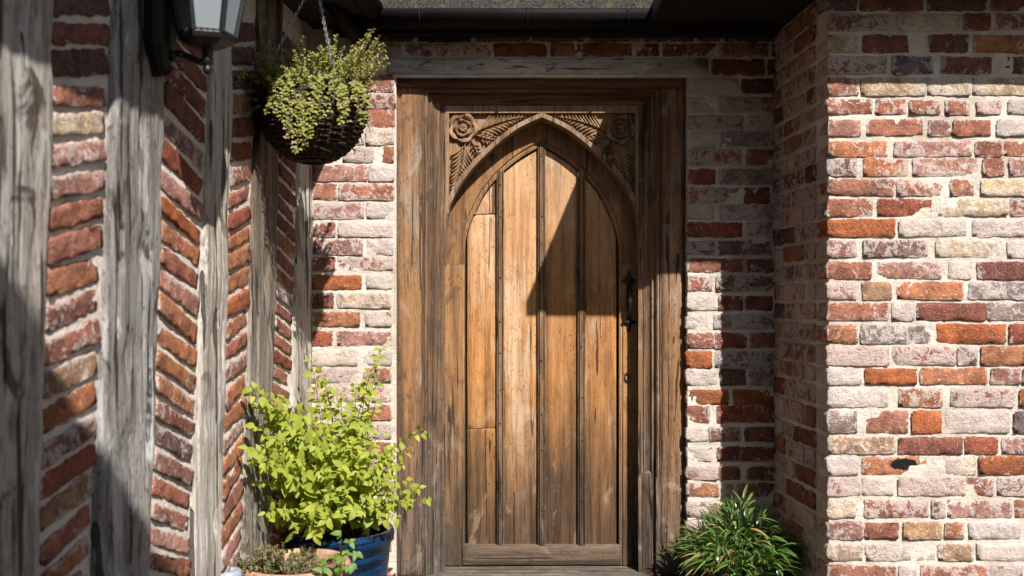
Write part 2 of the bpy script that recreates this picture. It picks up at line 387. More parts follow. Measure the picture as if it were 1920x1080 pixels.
# ------------------------------------------------------------------ bricks
TINT = {  # colour of the fired clay, share of lime left on it
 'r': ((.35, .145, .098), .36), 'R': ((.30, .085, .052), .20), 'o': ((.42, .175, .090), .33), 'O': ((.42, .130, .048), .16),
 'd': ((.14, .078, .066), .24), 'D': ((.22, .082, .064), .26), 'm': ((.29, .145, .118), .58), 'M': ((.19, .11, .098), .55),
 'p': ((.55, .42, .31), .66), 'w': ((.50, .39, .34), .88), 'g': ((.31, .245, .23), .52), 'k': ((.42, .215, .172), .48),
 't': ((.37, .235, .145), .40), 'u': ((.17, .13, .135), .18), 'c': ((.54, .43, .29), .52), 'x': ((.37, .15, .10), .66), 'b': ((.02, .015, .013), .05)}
bseed = [0]
def brick_mesh(w, h, d, rough, seed):
    nx = max(6, int(w/.011)); nzc = 7
    xs = [-w/2, -w/2] + [-w/2+w*i/nx for i in range(1, nx)] + [w/2, w/2]
    zs = [-h/2, -h/2] + [-h/2+h*i/nzc for i in range(1, nzc)] + [h/2, h/2]
    r = .0030; V = []
    nX, nZ = len(xs), len(zs)
    rr = random.Random(seed)
    chip = [(rr.random() < .28)*rr.uniform(.004, .016) for _ in range(4)]
    tiltx, tiltz = rr.uniform(-.0025, .0025), rr.uniform(-.002, .002)
    for i, x in enumerate(xs):
        for j, z in enumerate(zs):
            ei, ej = i in (0, 1, nX-2, nX-1), j in (0, 1, nZ-2, nZ-1)
            outer = i in (0, nX-1) or j in (0, nZ-1)
            px, pz = x, z
            q = (rough*.0050*(nz(x, seed*.37, z, 22)) + rough*.0036*nz(x, seed*.71, z, 70))
            if ei: px += (1 if x > 0 else -1)*q
            if ej: pz += (1 if z > 0 else -1)*(rough*.0048*nz(x, seed*.53, z*.2, 20)+rough*.0036*nz(x, seed*.9, z*.2, 75))
            # rounded, chipped corners
            ax, az = w/2-abs(x), h/2-abs(z)
            cr = .006+chip[(x > 0)*2+(z > 0)]
            if ax < cr and az < cr:
                k = (1-ax/cr)*(1-az/cr)*cr*.42
                px -= math.copysign(k, x); pz -= math.copysign(k, z)
            if outer: y = d
            elif ei or ej: y = r*(.4+1.1*rr.random())
            else:
                y = rough*(.0030*nz(x, seed*.2, z, 26)+.0022*nz(x, seed, z, 75))
                if i in (2, nX-3) or j in (2, nZ-3): y += r*.12
                # pull the first inner ring towards the edge so the arris stays tight
                if i == 2: px = -w/2+r*.8
                if i == nX-3: px = w/2-r*.8
                if j == 2: pz = -h/2+r*.8
                if j == nZ-3: pz = h/2-r*.8
            y += tiltx*x/w*4+tiltz*z/h*2
            V.append((px, y, pz))
    Fc = [(i*nZ+j, (i+1)*nZ+j, (i+1)*nZ+j+1, i*nZ+j+1) for i in range(nX-1) for j in range(nZ-1)]
    me = bpy.data.meshes.new('brick'); me.from_pydata(V, [], Fc); me.materials.append(M['brick'])
    me.polygons.foreach_set('use_smooth', [True]*len(me.polygons)); me.update()
    return me
def brick(parent, c, w, h, code, xax=Vector((1, 0, 0)), zax=Vector((0, 0, 1)), d=.06, rough=1.0, lime=-.05):
    """c = centre of the front face; the front looks along -(zax x xax)"""
    bseed[0] += 1; sd_ = bseed[0]; rr = random.Random(sd_*13+5)
    o = bpy.data.objects.new('brick', brick_mesh(w, h, d, rough, sd_)); COL.objects.link(o)
    yax = zax.cross(xax).normalized()
    a = rr.uniform(-.010, .010)
    x2 = (xax*math.cos(a)+zax*math.sin(a)).normalized(); z2 = xax.cross(yax).normalized()
    z2 = x2.cross(yax).normalized()
    o.parent = parent; po = Vector(parent['_o'])
    m = Matrix((x2, yax, z2)).transposed().to_4x4(); m.translation = Vector(c)-po
    o.matrix_local = m
    t, wsh = TINT[code]
    k = rr.uniform(.86, 1.14); hue = rr.uniform(-.05, .05)
    o['tint'] = [t[0]*k*(1+hue), t[1]*k, t[2]*k*(1-hue)]
    o['half_w'] = w/2; o['half_h'] = h/2
    o['wash'] = min(1, max(0, wsh+lime+rr.uniform(-.12, .12)))
    return o
def sheet(mb, org, ux, uz, lx, lz, nrm, amp=.0025, res=.03, seed=0):
    """uneven mortar face"""
    nx, ny = max(1, int(lx/res)), max(1, int(lz/res)); V = []
    for i in range(nx+1):
        for j in range(ny+1):
            p = org+ux*(lx*i/nx)+uz*(lz*j/ny)
            V.append(p+nrm*(amp*nz(p.x, p.y, p.z, 18, seed)+amp*.6*nz(p.x, p.y, p.z, 50, seed+5)))
    mb.add(V, [(i*(ny+1)+j, (i+1)*(ny+1)+j, (i+1)*(ny+1)+j+1, i*(ny+1)+j+1) for i in range(nx) for j in range(ny)])
UX, UZ, FR = Vector((1, 0, 0)), Vector((0, 0, 1)), Vector((0, -1, 0))
def rand_course(x0, x1, rr, codes='rrmdDgpk', off=0):
    """fill [x0,x1] px with stretchers and headers"""
    out = []; x = x0; k = off
    while x < x1-12:
        L = rr.uniform(92, 106) if k % 2 == 0 else rr.uniform(44, 54)
        e = min(x+L, x1)
        if x1-e < 20: e = x1
        out.append((x, e, rr.choice(codes))); x = e+8; k += 1
    return out

# ------------------------------------------------------------------ door wall
ground_z = 0.0
door_wall = thing('brick_wall', 'old red brick wall with lime mortar around the arched door', 'wall', (0.12, 0, 0))
mm = MB(); ZT = H+1.45
JL, JR = -.474, .716                       # opening for the door frame
HEADZ = P(0, 108, 0).z
sheet(mm, Vector((-1.0, 0, 0)), UX, UZ, JL+1.0, ZT, FR, seed=1)
sheet(mm, Vector((JR, 0, 0)), UX, UZ, 1.2-JR, ZT, FR, seed=2)
sheet(mm, Vector((JL, 0, P(0, 145, 0).z)), UX, UZ, JR-JL, ZT-P(0, 145, 0).z, FR, seed=3)
mm.box(-1.0, JL, .012, .30, 0, ZT); mm.box(JR, 1.2, .012, .30, 0, ZT); mm.box(JL, JR, .012, .30, P(0, 143, 0).z, ZT)
mm.v = [v for v in mm.v]
mort = mm.build('mortar', M['mortar'], door_wall)
STRIP_L = [((141,172),[(672,738,'r')]),((175,203),[(660,741,'r')]),((207,237),[(640,740,'r')]),((241,271),[(630,683,'p'),(687,738,'p')]),
 ((276,304),[(642,699,'x'),(702,738,'o')]),((310,339),[(586,688,'k'),(692,739,'w')]),((345,374),[(586,631,'r'),(636,738,'x')]),
 ((381,410),[(583,682,'k'),(688,738,'w')]),((418,443),[(583,629,'r'),(635,735,'w')]),((450,477),[(582,680,'k'),(687,737,'w')]),
 ((482,507),[(578,627,'r'),(632,736,'x')]),((517,542),[(585,677,'O'),(687,734,'w')]),((550,577),[(577,625,'D'),(633,733,'p')]),
 ((586,611),[(578,675,'o'),(685,733,'w')]),((622,648),[(578,623,'R'),(632,733,'k')]),((655,685),[(577,670,'p'),(678,733,'w')])]
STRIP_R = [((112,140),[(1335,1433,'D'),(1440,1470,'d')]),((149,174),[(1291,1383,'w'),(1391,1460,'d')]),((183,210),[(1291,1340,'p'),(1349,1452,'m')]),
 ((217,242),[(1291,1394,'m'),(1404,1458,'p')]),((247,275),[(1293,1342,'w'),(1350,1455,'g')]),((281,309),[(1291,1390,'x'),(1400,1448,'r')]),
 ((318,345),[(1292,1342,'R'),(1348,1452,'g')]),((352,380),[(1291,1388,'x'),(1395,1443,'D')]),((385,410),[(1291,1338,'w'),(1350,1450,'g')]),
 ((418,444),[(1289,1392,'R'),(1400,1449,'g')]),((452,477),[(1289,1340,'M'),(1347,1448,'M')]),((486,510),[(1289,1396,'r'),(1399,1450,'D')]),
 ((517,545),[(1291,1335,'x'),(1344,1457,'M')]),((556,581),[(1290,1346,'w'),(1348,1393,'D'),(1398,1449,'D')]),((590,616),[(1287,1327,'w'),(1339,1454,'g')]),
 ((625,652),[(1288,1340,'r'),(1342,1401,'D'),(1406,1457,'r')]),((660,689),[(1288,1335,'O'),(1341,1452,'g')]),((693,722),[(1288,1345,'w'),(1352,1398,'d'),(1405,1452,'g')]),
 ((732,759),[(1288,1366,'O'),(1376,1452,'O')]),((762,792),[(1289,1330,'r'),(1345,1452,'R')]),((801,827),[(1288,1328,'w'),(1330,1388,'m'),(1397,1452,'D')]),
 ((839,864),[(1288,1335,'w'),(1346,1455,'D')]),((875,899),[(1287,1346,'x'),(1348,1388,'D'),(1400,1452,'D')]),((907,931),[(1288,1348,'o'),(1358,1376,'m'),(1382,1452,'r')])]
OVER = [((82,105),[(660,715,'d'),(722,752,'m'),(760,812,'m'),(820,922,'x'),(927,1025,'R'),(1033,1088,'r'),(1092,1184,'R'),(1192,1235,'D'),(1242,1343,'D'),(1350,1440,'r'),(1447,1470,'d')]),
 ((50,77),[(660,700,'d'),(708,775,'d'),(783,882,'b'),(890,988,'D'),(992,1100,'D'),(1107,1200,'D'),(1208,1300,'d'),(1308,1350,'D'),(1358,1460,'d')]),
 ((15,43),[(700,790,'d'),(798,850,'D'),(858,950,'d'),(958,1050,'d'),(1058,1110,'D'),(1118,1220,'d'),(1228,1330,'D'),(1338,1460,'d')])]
rr = random.Random(3)
y = 690.0; k = 0
while y < 1100:
    STRIP_L.append(((y, y+27), rand_course(577, 733, rr, 'krwpxo', k))); y += 35; k += 1
y = 942.0
while y < 1100:
    STRIP_R.append(((y, y+27), rand_course(1288, 1452, rr, 'rDmwx', k))); y += 35; k += 1
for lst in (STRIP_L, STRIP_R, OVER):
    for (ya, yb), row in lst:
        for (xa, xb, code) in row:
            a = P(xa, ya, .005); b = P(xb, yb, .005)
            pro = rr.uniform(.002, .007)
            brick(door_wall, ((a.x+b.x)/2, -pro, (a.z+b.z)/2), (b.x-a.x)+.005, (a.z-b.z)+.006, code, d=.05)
# lintel over the frame
lt, lb = P(725, 107, .02), P(1330, 138, .02)
q = MB(); q.rbox(lt.x, lb.x, -.008, .10, lb.z, lt.z, .006, 60, 4, .0035, 2.0)
lin = q.build('lintel', M['lintel'], door_wall, smooth=True); lin['label'] = 'silver grey weathered timber lintel'

# ------------------------------------------------------------------ right wing wall: front face and shaded return
TW = .58
X_c, X_b = P(1552, 0, TW).x, P(1452, 0, 0).x
wing_wall = thing('brick_wall', 'sunlit patchy red and cream brick wall of the projecting wing', 'wall', (X_c+.6, -TW, 0))
mm = MB()
sheet(mm, Vector((X_c+.004, -TW, 0)), UX, UZ, 2.4, ZT, FR, seed=11)
rd = (Vector((X_b, 0, 0))-Vector((X_c, -TW, 0))); rl = rd.length; rd.normalize(); rn = Vector((-rd.y, rd.x, 0))
if rn.x > 0: rn = -rn
sheet(mm, Vector((X_c, -TW, 0))-rn*.004, rd, UZ, rl+.05, ZT, rn, seed=12)
mm.add([(X_c+.012, -TW+.012, ZT), (X_c+2.4, -TW+.012, ZT), (X_c+2.4, .3, ZT), (X_b+.012, .3, ZT)], [(0, 1, 2, 3)])
mm.build('mortar', M['mortar'], wing_wall)
WF = [((-15,20),[(1552,1605,'u'),(1612,1728,'D'),(1738,1845,'d'),(1857,1940,'D')]),
 ((27,57),[(1553,1672,'m'),(1682,1802,'c'),(1806,1856,'R'),(1866,1940,'m')]),((67,98),[(1552,1608,'p'),(1616,1735,'D'),(1742,1813,'D'),(1825,1940,'o')]),
 ((107,138),[(1552,1662,'m'),(1673,1747,'u'),(1763,1858,'D'),(1872,1940,'d')]),((147,178),[(1552,1608,'x'),(1613,1734,'c'),(1737,1818,'c'),(1822,1940,'c')]),
 ((188,214),[(1552,1634,'r'),(1641,1696,'r'),(1703,1761,'r'),(1771,1816,'r'),(1830,1875,'x'),(1889,1940,'w')]),
 ((225,254),[(1552,1612,'k'),(1625,1729,'r'),(1740,1782,'k'),(1786,1856,'r'),(1868,1940,'w')]),((266,293),[(1552,1662,'o'),(1675,1820,'k'),(1827,1877,'r'),(1881,1940,'r')]),
 ((298,330),[(1552,1604,'M'),(1617,1700,'o'),(1711,1832,'k'),(1841,1881,'r'),(1891,1940,'k')]),((338,367),[(1552,1674,'r'),(1680,1773,'r'),(1780,1824,'r'),(1838,1940,'c')]),
 ((374,405),[(1552,1635,'r'),(1644,1745,'R'),(1758,1888,'c'),(1893,1940,'x')]),((412,443),[(1552,1676,'O'),(1684,1810,'p'),(1822,1940,'w')]),
 ((452,482),[(1552,1603,'m'),(1617,1738,'M'),(1753,1882,'c'),(1888,1940,'w')]),((492,522),[(1552,1632,'r'),(1642,1764,'k'),(1776,1820,'p'),(1832,1940,'D')]),
 ((530,561),[(1552,1605,'x'),(1616,1670,'t'),(1681,1804,'o'),(1816,1940,'g')]),((569,600),[(1552,1664,'r'),(1671,1713,'w'),(1718,1846,'D'),(1850,1940,'g')]),
 ((609,643),[(1552,1606,'o'),(1613,1744,'g'),(1755,1883,'O'),(1891,1940,'R')]),((650,684),[(1552,1665,'x'),(1672,1790,'x'),(1794,1831,'M'),(1838,1940,'o')]),
 ((691,720),[(1552,1613,'w'),(1621,1717,'O'),(1725,1848,'o'),(1856,1911,'m'),(1916,1960,'r')]),((729,762),[(1552,1663,'w'),(1683,1765,'o'),(1780,1900,'x'),(1910,1960,'O')]),
 ((771,811),[(1552,1606,'g'),(1623,1700,'r'),(1708,1764,'O'),(1771,1890,'w'),(1899,1960,'u')]),((820,850),[(1552,1676,'t'),(1683,1803,'D'),(1808,1868,'R'),(1878,1950,'m')]),
 ((856,889),[(1552,1607,'w'),(1616,1736,'o'),(1767,1828,'p'),(1834,1950,'O')]),((896,928),[(1552,1612,'x'),(1615,1673,'p'),(1682,1808,'x'),(1811,1861,'r'),(1868,1950,'m')]),
 ((938,970),[(1552,1602,'p'),(1620,1740,'x'),(1745,1771,'m'),(1775,1896,'k'),(1901,1950,'r')]),((980,1010),[(1552,1617,'m'),(1620,1682,'r'),(1692,1765,'t'),(1770,1806,'o'),(1815,1910,'w')]),
 ((1020,1050),[(1552,1615,'p'),(1623,1752,'w'),(1758,1823,'t'),(1829,1940,'p')]),((1060,1092),[(1552,1678,'r'),(1685,1718,'p'),(1725,1850,'r'),(1856,1915,'m')])]
for ci, ((ya, yb), row) in enumerate(WF):
    for (xa, xb, code) in row:
        a = P(xa, ya, TW); b = P(xb, yb, TW); pro = rr.uniform(.002, .008); first = xa == 1552
        x0 = a.x-(.004 if first else 0)
        if first: pro = .006
        wd = b.x-x0+.004
        sk = rr.uniform(-.0015, .0015)
        bo = brick(wing_wall, (x0+wd/2, -TW-pro, (a.z+b.z)/2+sk), wd, a.z-b.z+.006, code, d=.115 if first else .05)
        if (xa, ya) == (1616, 856): bo['burnt'] = 1.0; bo['wash'] = .30
    # the same course on the return, behind the corner brick
    z0, z1 = P(0, yb, TW).z, P(0, ya, TW).z
    u = .118; k = ci
    while u < rl-.02:
        L = rr.uniform(.20, .225) if k % 2 else rr.uniform(.095, .11)
        e = min(u+L, rl+.01)
        if rl-e < .04: e = rl+.01
        c = Vector((X_c, -TW, 0))+rd*((u+e)/2)+rn*rr.uniform(.002, .006); c.z = (z0+z1)/2
        # front looks left: x axis runs towards the camera so that the outward side is -X
        brick(wing_wall, c, e-u, z1-z0+.002, rr.choice('rmdDgpmMxt'), xax=-rd, d=.05)
        u = e+.016; k += 1
# ------------------------------------------------------------------ left timber framed wall
A0 = Vector((-.8263, 0, 0)); A1 = Vector((-.9514, -2.03, 0)); LD = (A1-A0).normalized(); LN = Vector((-LD.y, LD.x, 0))
if LN.x < 0: LN = -LN
def LW(x, y):
    """photo pixel -> point on the face of the left wall"""
    u = 7920.0/(1075.0-x); t = D*(1-u/16)
    return P(x, y, t)
def LS(p): return (Vector((p.x, p.y, 0))-A0).dot(LD)
left_wall = thing('timber_framed_wall', 'timber framed wall with grey studs and slanting brick infill at left', 'wall', (-.9, -1.0, 0))
q = MB(); sheet(q, A0-LD*.02, LD, UZ, 3.4, ZT, LN, amp=.003, seed=21)
sheet(q, A0+LD*3.38, LD, UZ, 3.2, ZT, LN, amp=.003, res=.2, seed=21)
p1 = A0-LN*.1; p2 = A0+LD*6.58-LN*.1; p3 = A0+LD*6.58
q.add([p3, p2, p2+UZ*ZT, p3+UZ*ZT], [(0, 1, 2, 3)])
q.build('mortar', M['pale_mortar'], left_wall)
def beam(name, mat, top, bot, z0, z1, proud, lab=None, amp=.006, seed=0.0, cuts=()):
    """stud on the left wall; top, bot = (s0, s1) distances along the wall at z1 and z0"""
    nx, nzz = 30, 150; V = []; rb_ = random.Random(int(seed*10)+3)
    cr_ = [(rb_.uniform(.08, .92), rb_.uniform(z0+.2, z1-.3), rb_.uniform(.15, .6), rb_.uniform(.008, .020), rb_.uniform(0, 9)) for _ in range(11)]
    for i in range(nx+3):
        for j in range(nzz+1):
            f = j/nzz; z = z0+(z1-z0)*f
            a, b = bot[0]+(top[0]-bot[0])*f, bot[1]+(top[1]-bot[1])*f
            a += amp*(nz(seed, z, 0, 3.0)+.8*nz(seed, z, 3, 11)+.6*nz(seed, z, 8, 37)); b += amp*(nz(seed+7, z, 0, 3.0)+.8*nz(seed+7, z, 3, 11)+.6*nz(seed+7, z, 8, 37))
            if i == 0: s_, n_ = a, -.05
            elif i == nx+2: s_, n_ = b, -.05
            else:
                k = (i-1)/nx; s_ = a+(b-a)*k
                n_ = proud+.004*nz(s_*.9, z*.12, seed, 40)+.005*nz(s_, z*.35, seed+2, 12)
                if i in (1, nx+1): n_ -= .010+.006*nz(seed, z, i, 9)
                elif i in (2, nx): n_ -= .003
                for (cs, cz, cr, cd) in cuts:   # knots and peg holes
                    dd = math.hypot((s_-a)/(b-a)-cs, (z-cz)*2.2)
                    if dd < cr: n_ -= cd*(1-dd/cr)
                for (cu, c0, cl, cd, co) in cr_:   # drying splits
                    if c0 < z < c0+cl:
                        e_ = abs(k-cu-.05*nz(co, z, 0, 4))*nx
                        if e_ < 1.0: n_ -= cd*(1-e_)*math.sin(math.pi*(z-c0)/cl)
            p = A0+LD*s_+LN*n_; V.append((p.x, p.y, z))
    nZ = nzz+1
    Fc = [(i*nZ+j, (i+1)*nZ+j, (i+1)*nZ+j+1, i*nZ+j+1) for i in range(nx+2) for j in range(nzz)]
    o = new_obj(name, V, Fc, mat, left_wall, smooth=True)
    if lab: o['label'] = lab
    return o
zA, zB = 0.0, ZT
def lin2(xt, yt, xb, yb):
    """edge through two photo pixels -> distances at zB (top) and zA (bottom)"""
    a, b = LW(xt, yt), LW(xb, yb); sa, sb = LS(a), LS(b)
    k = (sb-sa)/(b.z-a.z)
    return sa+k*(zB-a.z), sa+k*(zA-a.z)
STUDS = [('stud', M['stud'], (85, 100, 62, 1050), (-75, 100, -75, 1050), .022), ('stud', M['stud_blue'], (300, 100, 274, 1050), (206, 60, 170, 1050), .020),
         ('stud', M['stud_pale'], (428, 150, 408, 1050), (389, 150, 354, 1050), .016), ('stud', M['stud_painted_shade'], (523, 100, 503, 900), (478, 100, 455, 900), .016),
         ('stud', M['stud_pale'], (586, 320, 576, 720), (556, 320, 544, 720), .014)]
edges = []
for i, (nm, mt, far, near, pr) in enumerate(STUDS):
    ft, fb = lin2(*far); nt, nb = lin2(*near); edges.append((far, near))
    cuts = [(R.uniform(.2, .8), R.uniform(.4, 2.1), R.uniform(.10, .22), R.uniform(.006, .014)) for _ in range(7)]
    if i == 4: ft, fb = ft-.03, fb-.03
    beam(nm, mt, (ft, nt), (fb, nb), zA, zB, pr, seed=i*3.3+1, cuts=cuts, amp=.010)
def edge_x(e, y): return e[0]+(e[2]-e[0])*(y-e[1])/(e[3]-e[1])
P1 = [(5,8,'d'),(63,65,'D'),(118,117,'d'),(180,182,'r'),(236,229,'c'),(295,282,'k'),(357,335,'k'),(417,387,'r'),(477,440,'r'),(538,500,'o'),(605,560,'r'),(672,615,'r'),(730,675,'t'),(800,730,'o'),
      (865,790,'m'),(925,845,'R'),(985,900,'t'),(1055,955,'r'),(1110,1015,'o'),(1165,1070,'t'),(1222,1125,'r')]
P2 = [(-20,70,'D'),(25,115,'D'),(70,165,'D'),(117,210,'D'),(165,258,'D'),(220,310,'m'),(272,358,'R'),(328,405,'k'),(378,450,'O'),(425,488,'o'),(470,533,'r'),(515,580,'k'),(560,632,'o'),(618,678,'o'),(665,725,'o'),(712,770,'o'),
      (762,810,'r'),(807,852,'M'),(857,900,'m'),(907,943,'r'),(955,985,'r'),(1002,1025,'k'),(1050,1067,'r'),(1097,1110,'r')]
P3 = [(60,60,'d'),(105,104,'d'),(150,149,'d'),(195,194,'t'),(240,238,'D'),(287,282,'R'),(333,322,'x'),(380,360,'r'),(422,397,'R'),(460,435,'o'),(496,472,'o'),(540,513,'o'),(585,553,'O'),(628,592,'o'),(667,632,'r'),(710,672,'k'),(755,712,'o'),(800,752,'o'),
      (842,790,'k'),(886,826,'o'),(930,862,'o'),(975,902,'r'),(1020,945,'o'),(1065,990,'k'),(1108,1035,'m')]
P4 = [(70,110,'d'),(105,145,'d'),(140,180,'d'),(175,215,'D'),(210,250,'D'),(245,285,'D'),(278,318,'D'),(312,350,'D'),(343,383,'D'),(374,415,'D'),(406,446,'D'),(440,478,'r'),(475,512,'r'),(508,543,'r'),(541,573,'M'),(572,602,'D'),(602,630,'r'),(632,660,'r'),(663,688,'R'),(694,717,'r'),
      (726,748,'r'),(758,779,'o'),(790,810,'r'),(822,841,'r'),(854,872,'r'),(886,903,'r'),(918,934,'r'),(950,965,'r'),(982,996,'r'),(1014,1027,'r')]
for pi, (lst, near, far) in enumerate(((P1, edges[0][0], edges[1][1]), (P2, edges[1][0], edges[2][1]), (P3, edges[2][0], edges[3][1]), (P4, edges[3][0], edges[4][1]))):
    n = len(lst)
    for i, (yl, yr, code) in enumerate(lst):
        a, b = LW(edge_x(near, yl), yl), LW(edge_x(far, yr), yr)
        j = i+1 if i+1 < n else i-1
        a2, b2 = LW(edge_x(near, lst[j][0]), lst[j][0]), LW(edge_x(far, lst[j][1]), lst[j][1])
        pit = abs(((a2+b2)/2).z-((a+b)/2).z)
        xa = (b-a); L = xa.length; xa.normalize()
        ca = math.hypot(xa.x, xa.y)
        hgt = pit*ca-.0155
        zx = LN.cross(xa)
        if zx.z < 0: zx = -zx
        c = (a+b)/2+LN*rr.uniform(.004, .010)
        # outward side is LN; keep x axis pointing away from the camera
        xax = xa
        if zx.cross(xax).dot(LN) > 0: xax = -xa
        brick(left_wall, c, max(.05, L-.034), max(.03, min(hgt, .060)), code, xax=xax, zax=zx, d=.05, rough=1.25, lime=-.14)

# ------------------------------------------------------------------ door frame
TJ, TS, TD = -.04, -.102, -.190         # jamb face, spandrel face, door stile face (metres in front of the wall)
SILL = P(0, 1062, -.19).z
def lerp(a, b, f): return a+(b-a)*f
def curve(pts, n=40):
    """Catmull-Rom through pixel points"""
    out = []; m = len(pts)
    for i in range(m-1):
        p0, p1, p2, p3 = pts[max(i-1, 0)], pts[i], pts[i+1], pts[min(i+2, m-1)]
        k = max(2, n//(m-1))
        for j in range(k):
            t = j/k
            out.append(tuple(.5*((2*p1[c])+(-p0[c]+p2[c])*t+(2*p0[c]-5*p1[c]+4*p2[c]-p3[c])*t*t+(-p0[c]+3*p1[c]-3*p2[c]+p3[c])*t**3) for c in (0, 1)))
    out.append(pts[-1]); return out
AX = 1016.0                             # axis of the door in the photograph
ARCH = curve([(1016, 221), (975, 240), (944, 262), (909, 293), (882, 322), (860, 353), (844, 387), (838, 413), (835, 450), (835, 495)], 54)
INNER = curve([(1016, 272), (976, 295.5), (947, 318), (931, 334), (909, 362), (896, 387), (886, 407), (873.5, 446), (871, 495)], 48)
def mir(pts): return [(2*AX-x, y) for x, y in pts]

frame = thing('door_surround', 'carved oak door surround with a pointed arch and rose spandrels', 'door surround', (.12, .05, SILL))
ol, il = P(745, 0, TJ).x, P(792, 0, TJ).x
orr, ir = P(1285, 0, TJ).x, P(1240, 0, TJ).x
ht, hb = P(0, 145, TJ).z, P(0, 164, TJ).z
q = MB(); q.rbox(ol, il, -TJ, .14, SILL, hb-.002, .005, 3, 60, .0022, 1.0); q.build('jamb', M['jamb'], frame, smooth=True)
q = MB(); q.rbox(ir, orr, -TJ, .14, SILL, hb-.002, .006, 3, 60, .0034, 5.0); q.build('jamb', M['jamb'], frame, smooth=True)
q = MB(); q.rbox(ol-.004, orr, -TJ-.003, .14, hb, ht, .005, 50, 2, .002, 9.0); q.build('head_rail', M['head'], frame, smooth=True)
WL, WR, WT = P(835, 0, TS).x-il, ir-P(1197, 0, TS).x, hb-P(0, 205, TS).z
PROF = [(0, .000), (.04, .000), (.06, .010), (.085, .012), (.10, .004), (.17, .003), (.22, .010), (.25, .022), (.27, .036), (.33, .040), (.35, .034), (.41, .034), (.44, .044),
        (.50, .060), (.58, .070), (.68, .077), (.76, .080), (.78, .088), (.84, .089), (1.0, .090)]
def strip(grid):
    V = [p for row in grid for p in row]; m = len(grid[0])
    return V, [(i*m+j, (i+1)*m+j, (i+1)*m+j+1, i*m+j+1) for i in range(len(grid)-1) for j in range(m-1)]
def wob(p, a=.0011): return (p[0]+a*nz(p[0], p[1], p[2], 13), p[1]+a*nz(p[0], p[1], p[2], 17, 4), p[2])
stop_z = P(0, 880, -.09).z
gl_, gr_, gt_ = [], [], []
for (wv, dv) in PROF:
    top = hb-wv*WT; xl, xr, yy = il+wv*WL, ir-wv*WR, -TJ+dv*(TJ-TS)/.09
    gl_.append([wob((xl, yy, lerp(SILL, top, k/60))) if k < 60 else (xl, yy, top) for k in range(61)])
    gr_.append([wob((xr, yy, lerp(SILL, top, k/60))) if k < 60 else (xr, yy, top) for k in range(61)])
    gt_.append([(lerp(xl, xr, k/50), yy+(.0008*nz(xl*3, k, 0, 2) if 0 < k < 50 else 0), top) for k in range(51)])
for gg, mt in ((gl_, 'moulding'), (gr_, 'moulding'), (gt_, 'head')):
    v, f = strip(gg); new_obj('moulding', v, f, M[mt], frame, smooth=False)
# squared stops at the foot of the right moulding
for (wa, wb, da, db, zt) in ((.05, .24, .000, .003, stop_z-.012), (.40, .84, .024, .060, stop_z+.006)):
    x0, x1 = ir-wa*WR, ir-wb*WR
    zs = [SILL+.001, zt-.05, zt-.02, zt]; off = [0, 0, .002, .022]
    q = MB(); V = []
    for z, o_ in zip(zs, off): V += [(x0, -TJ+.06, z), (x0, -TJ+da+o_, z), ((x0+x1)/2, -TJ+(da+db)/2-.002+o_, z), (x1, -TJ+db+o_, z), (x1, -TJ+.088, z)]
    Fc = [(i*5+j, i*5+j+1, (i+1)*5+j+1, (i+1)*5+j) for i in range(3) for j in range(4)]+[(15, 16, 17, 18, 19)]
    q.add(V, Fc).build('stop_block', M['moulding'], frame)
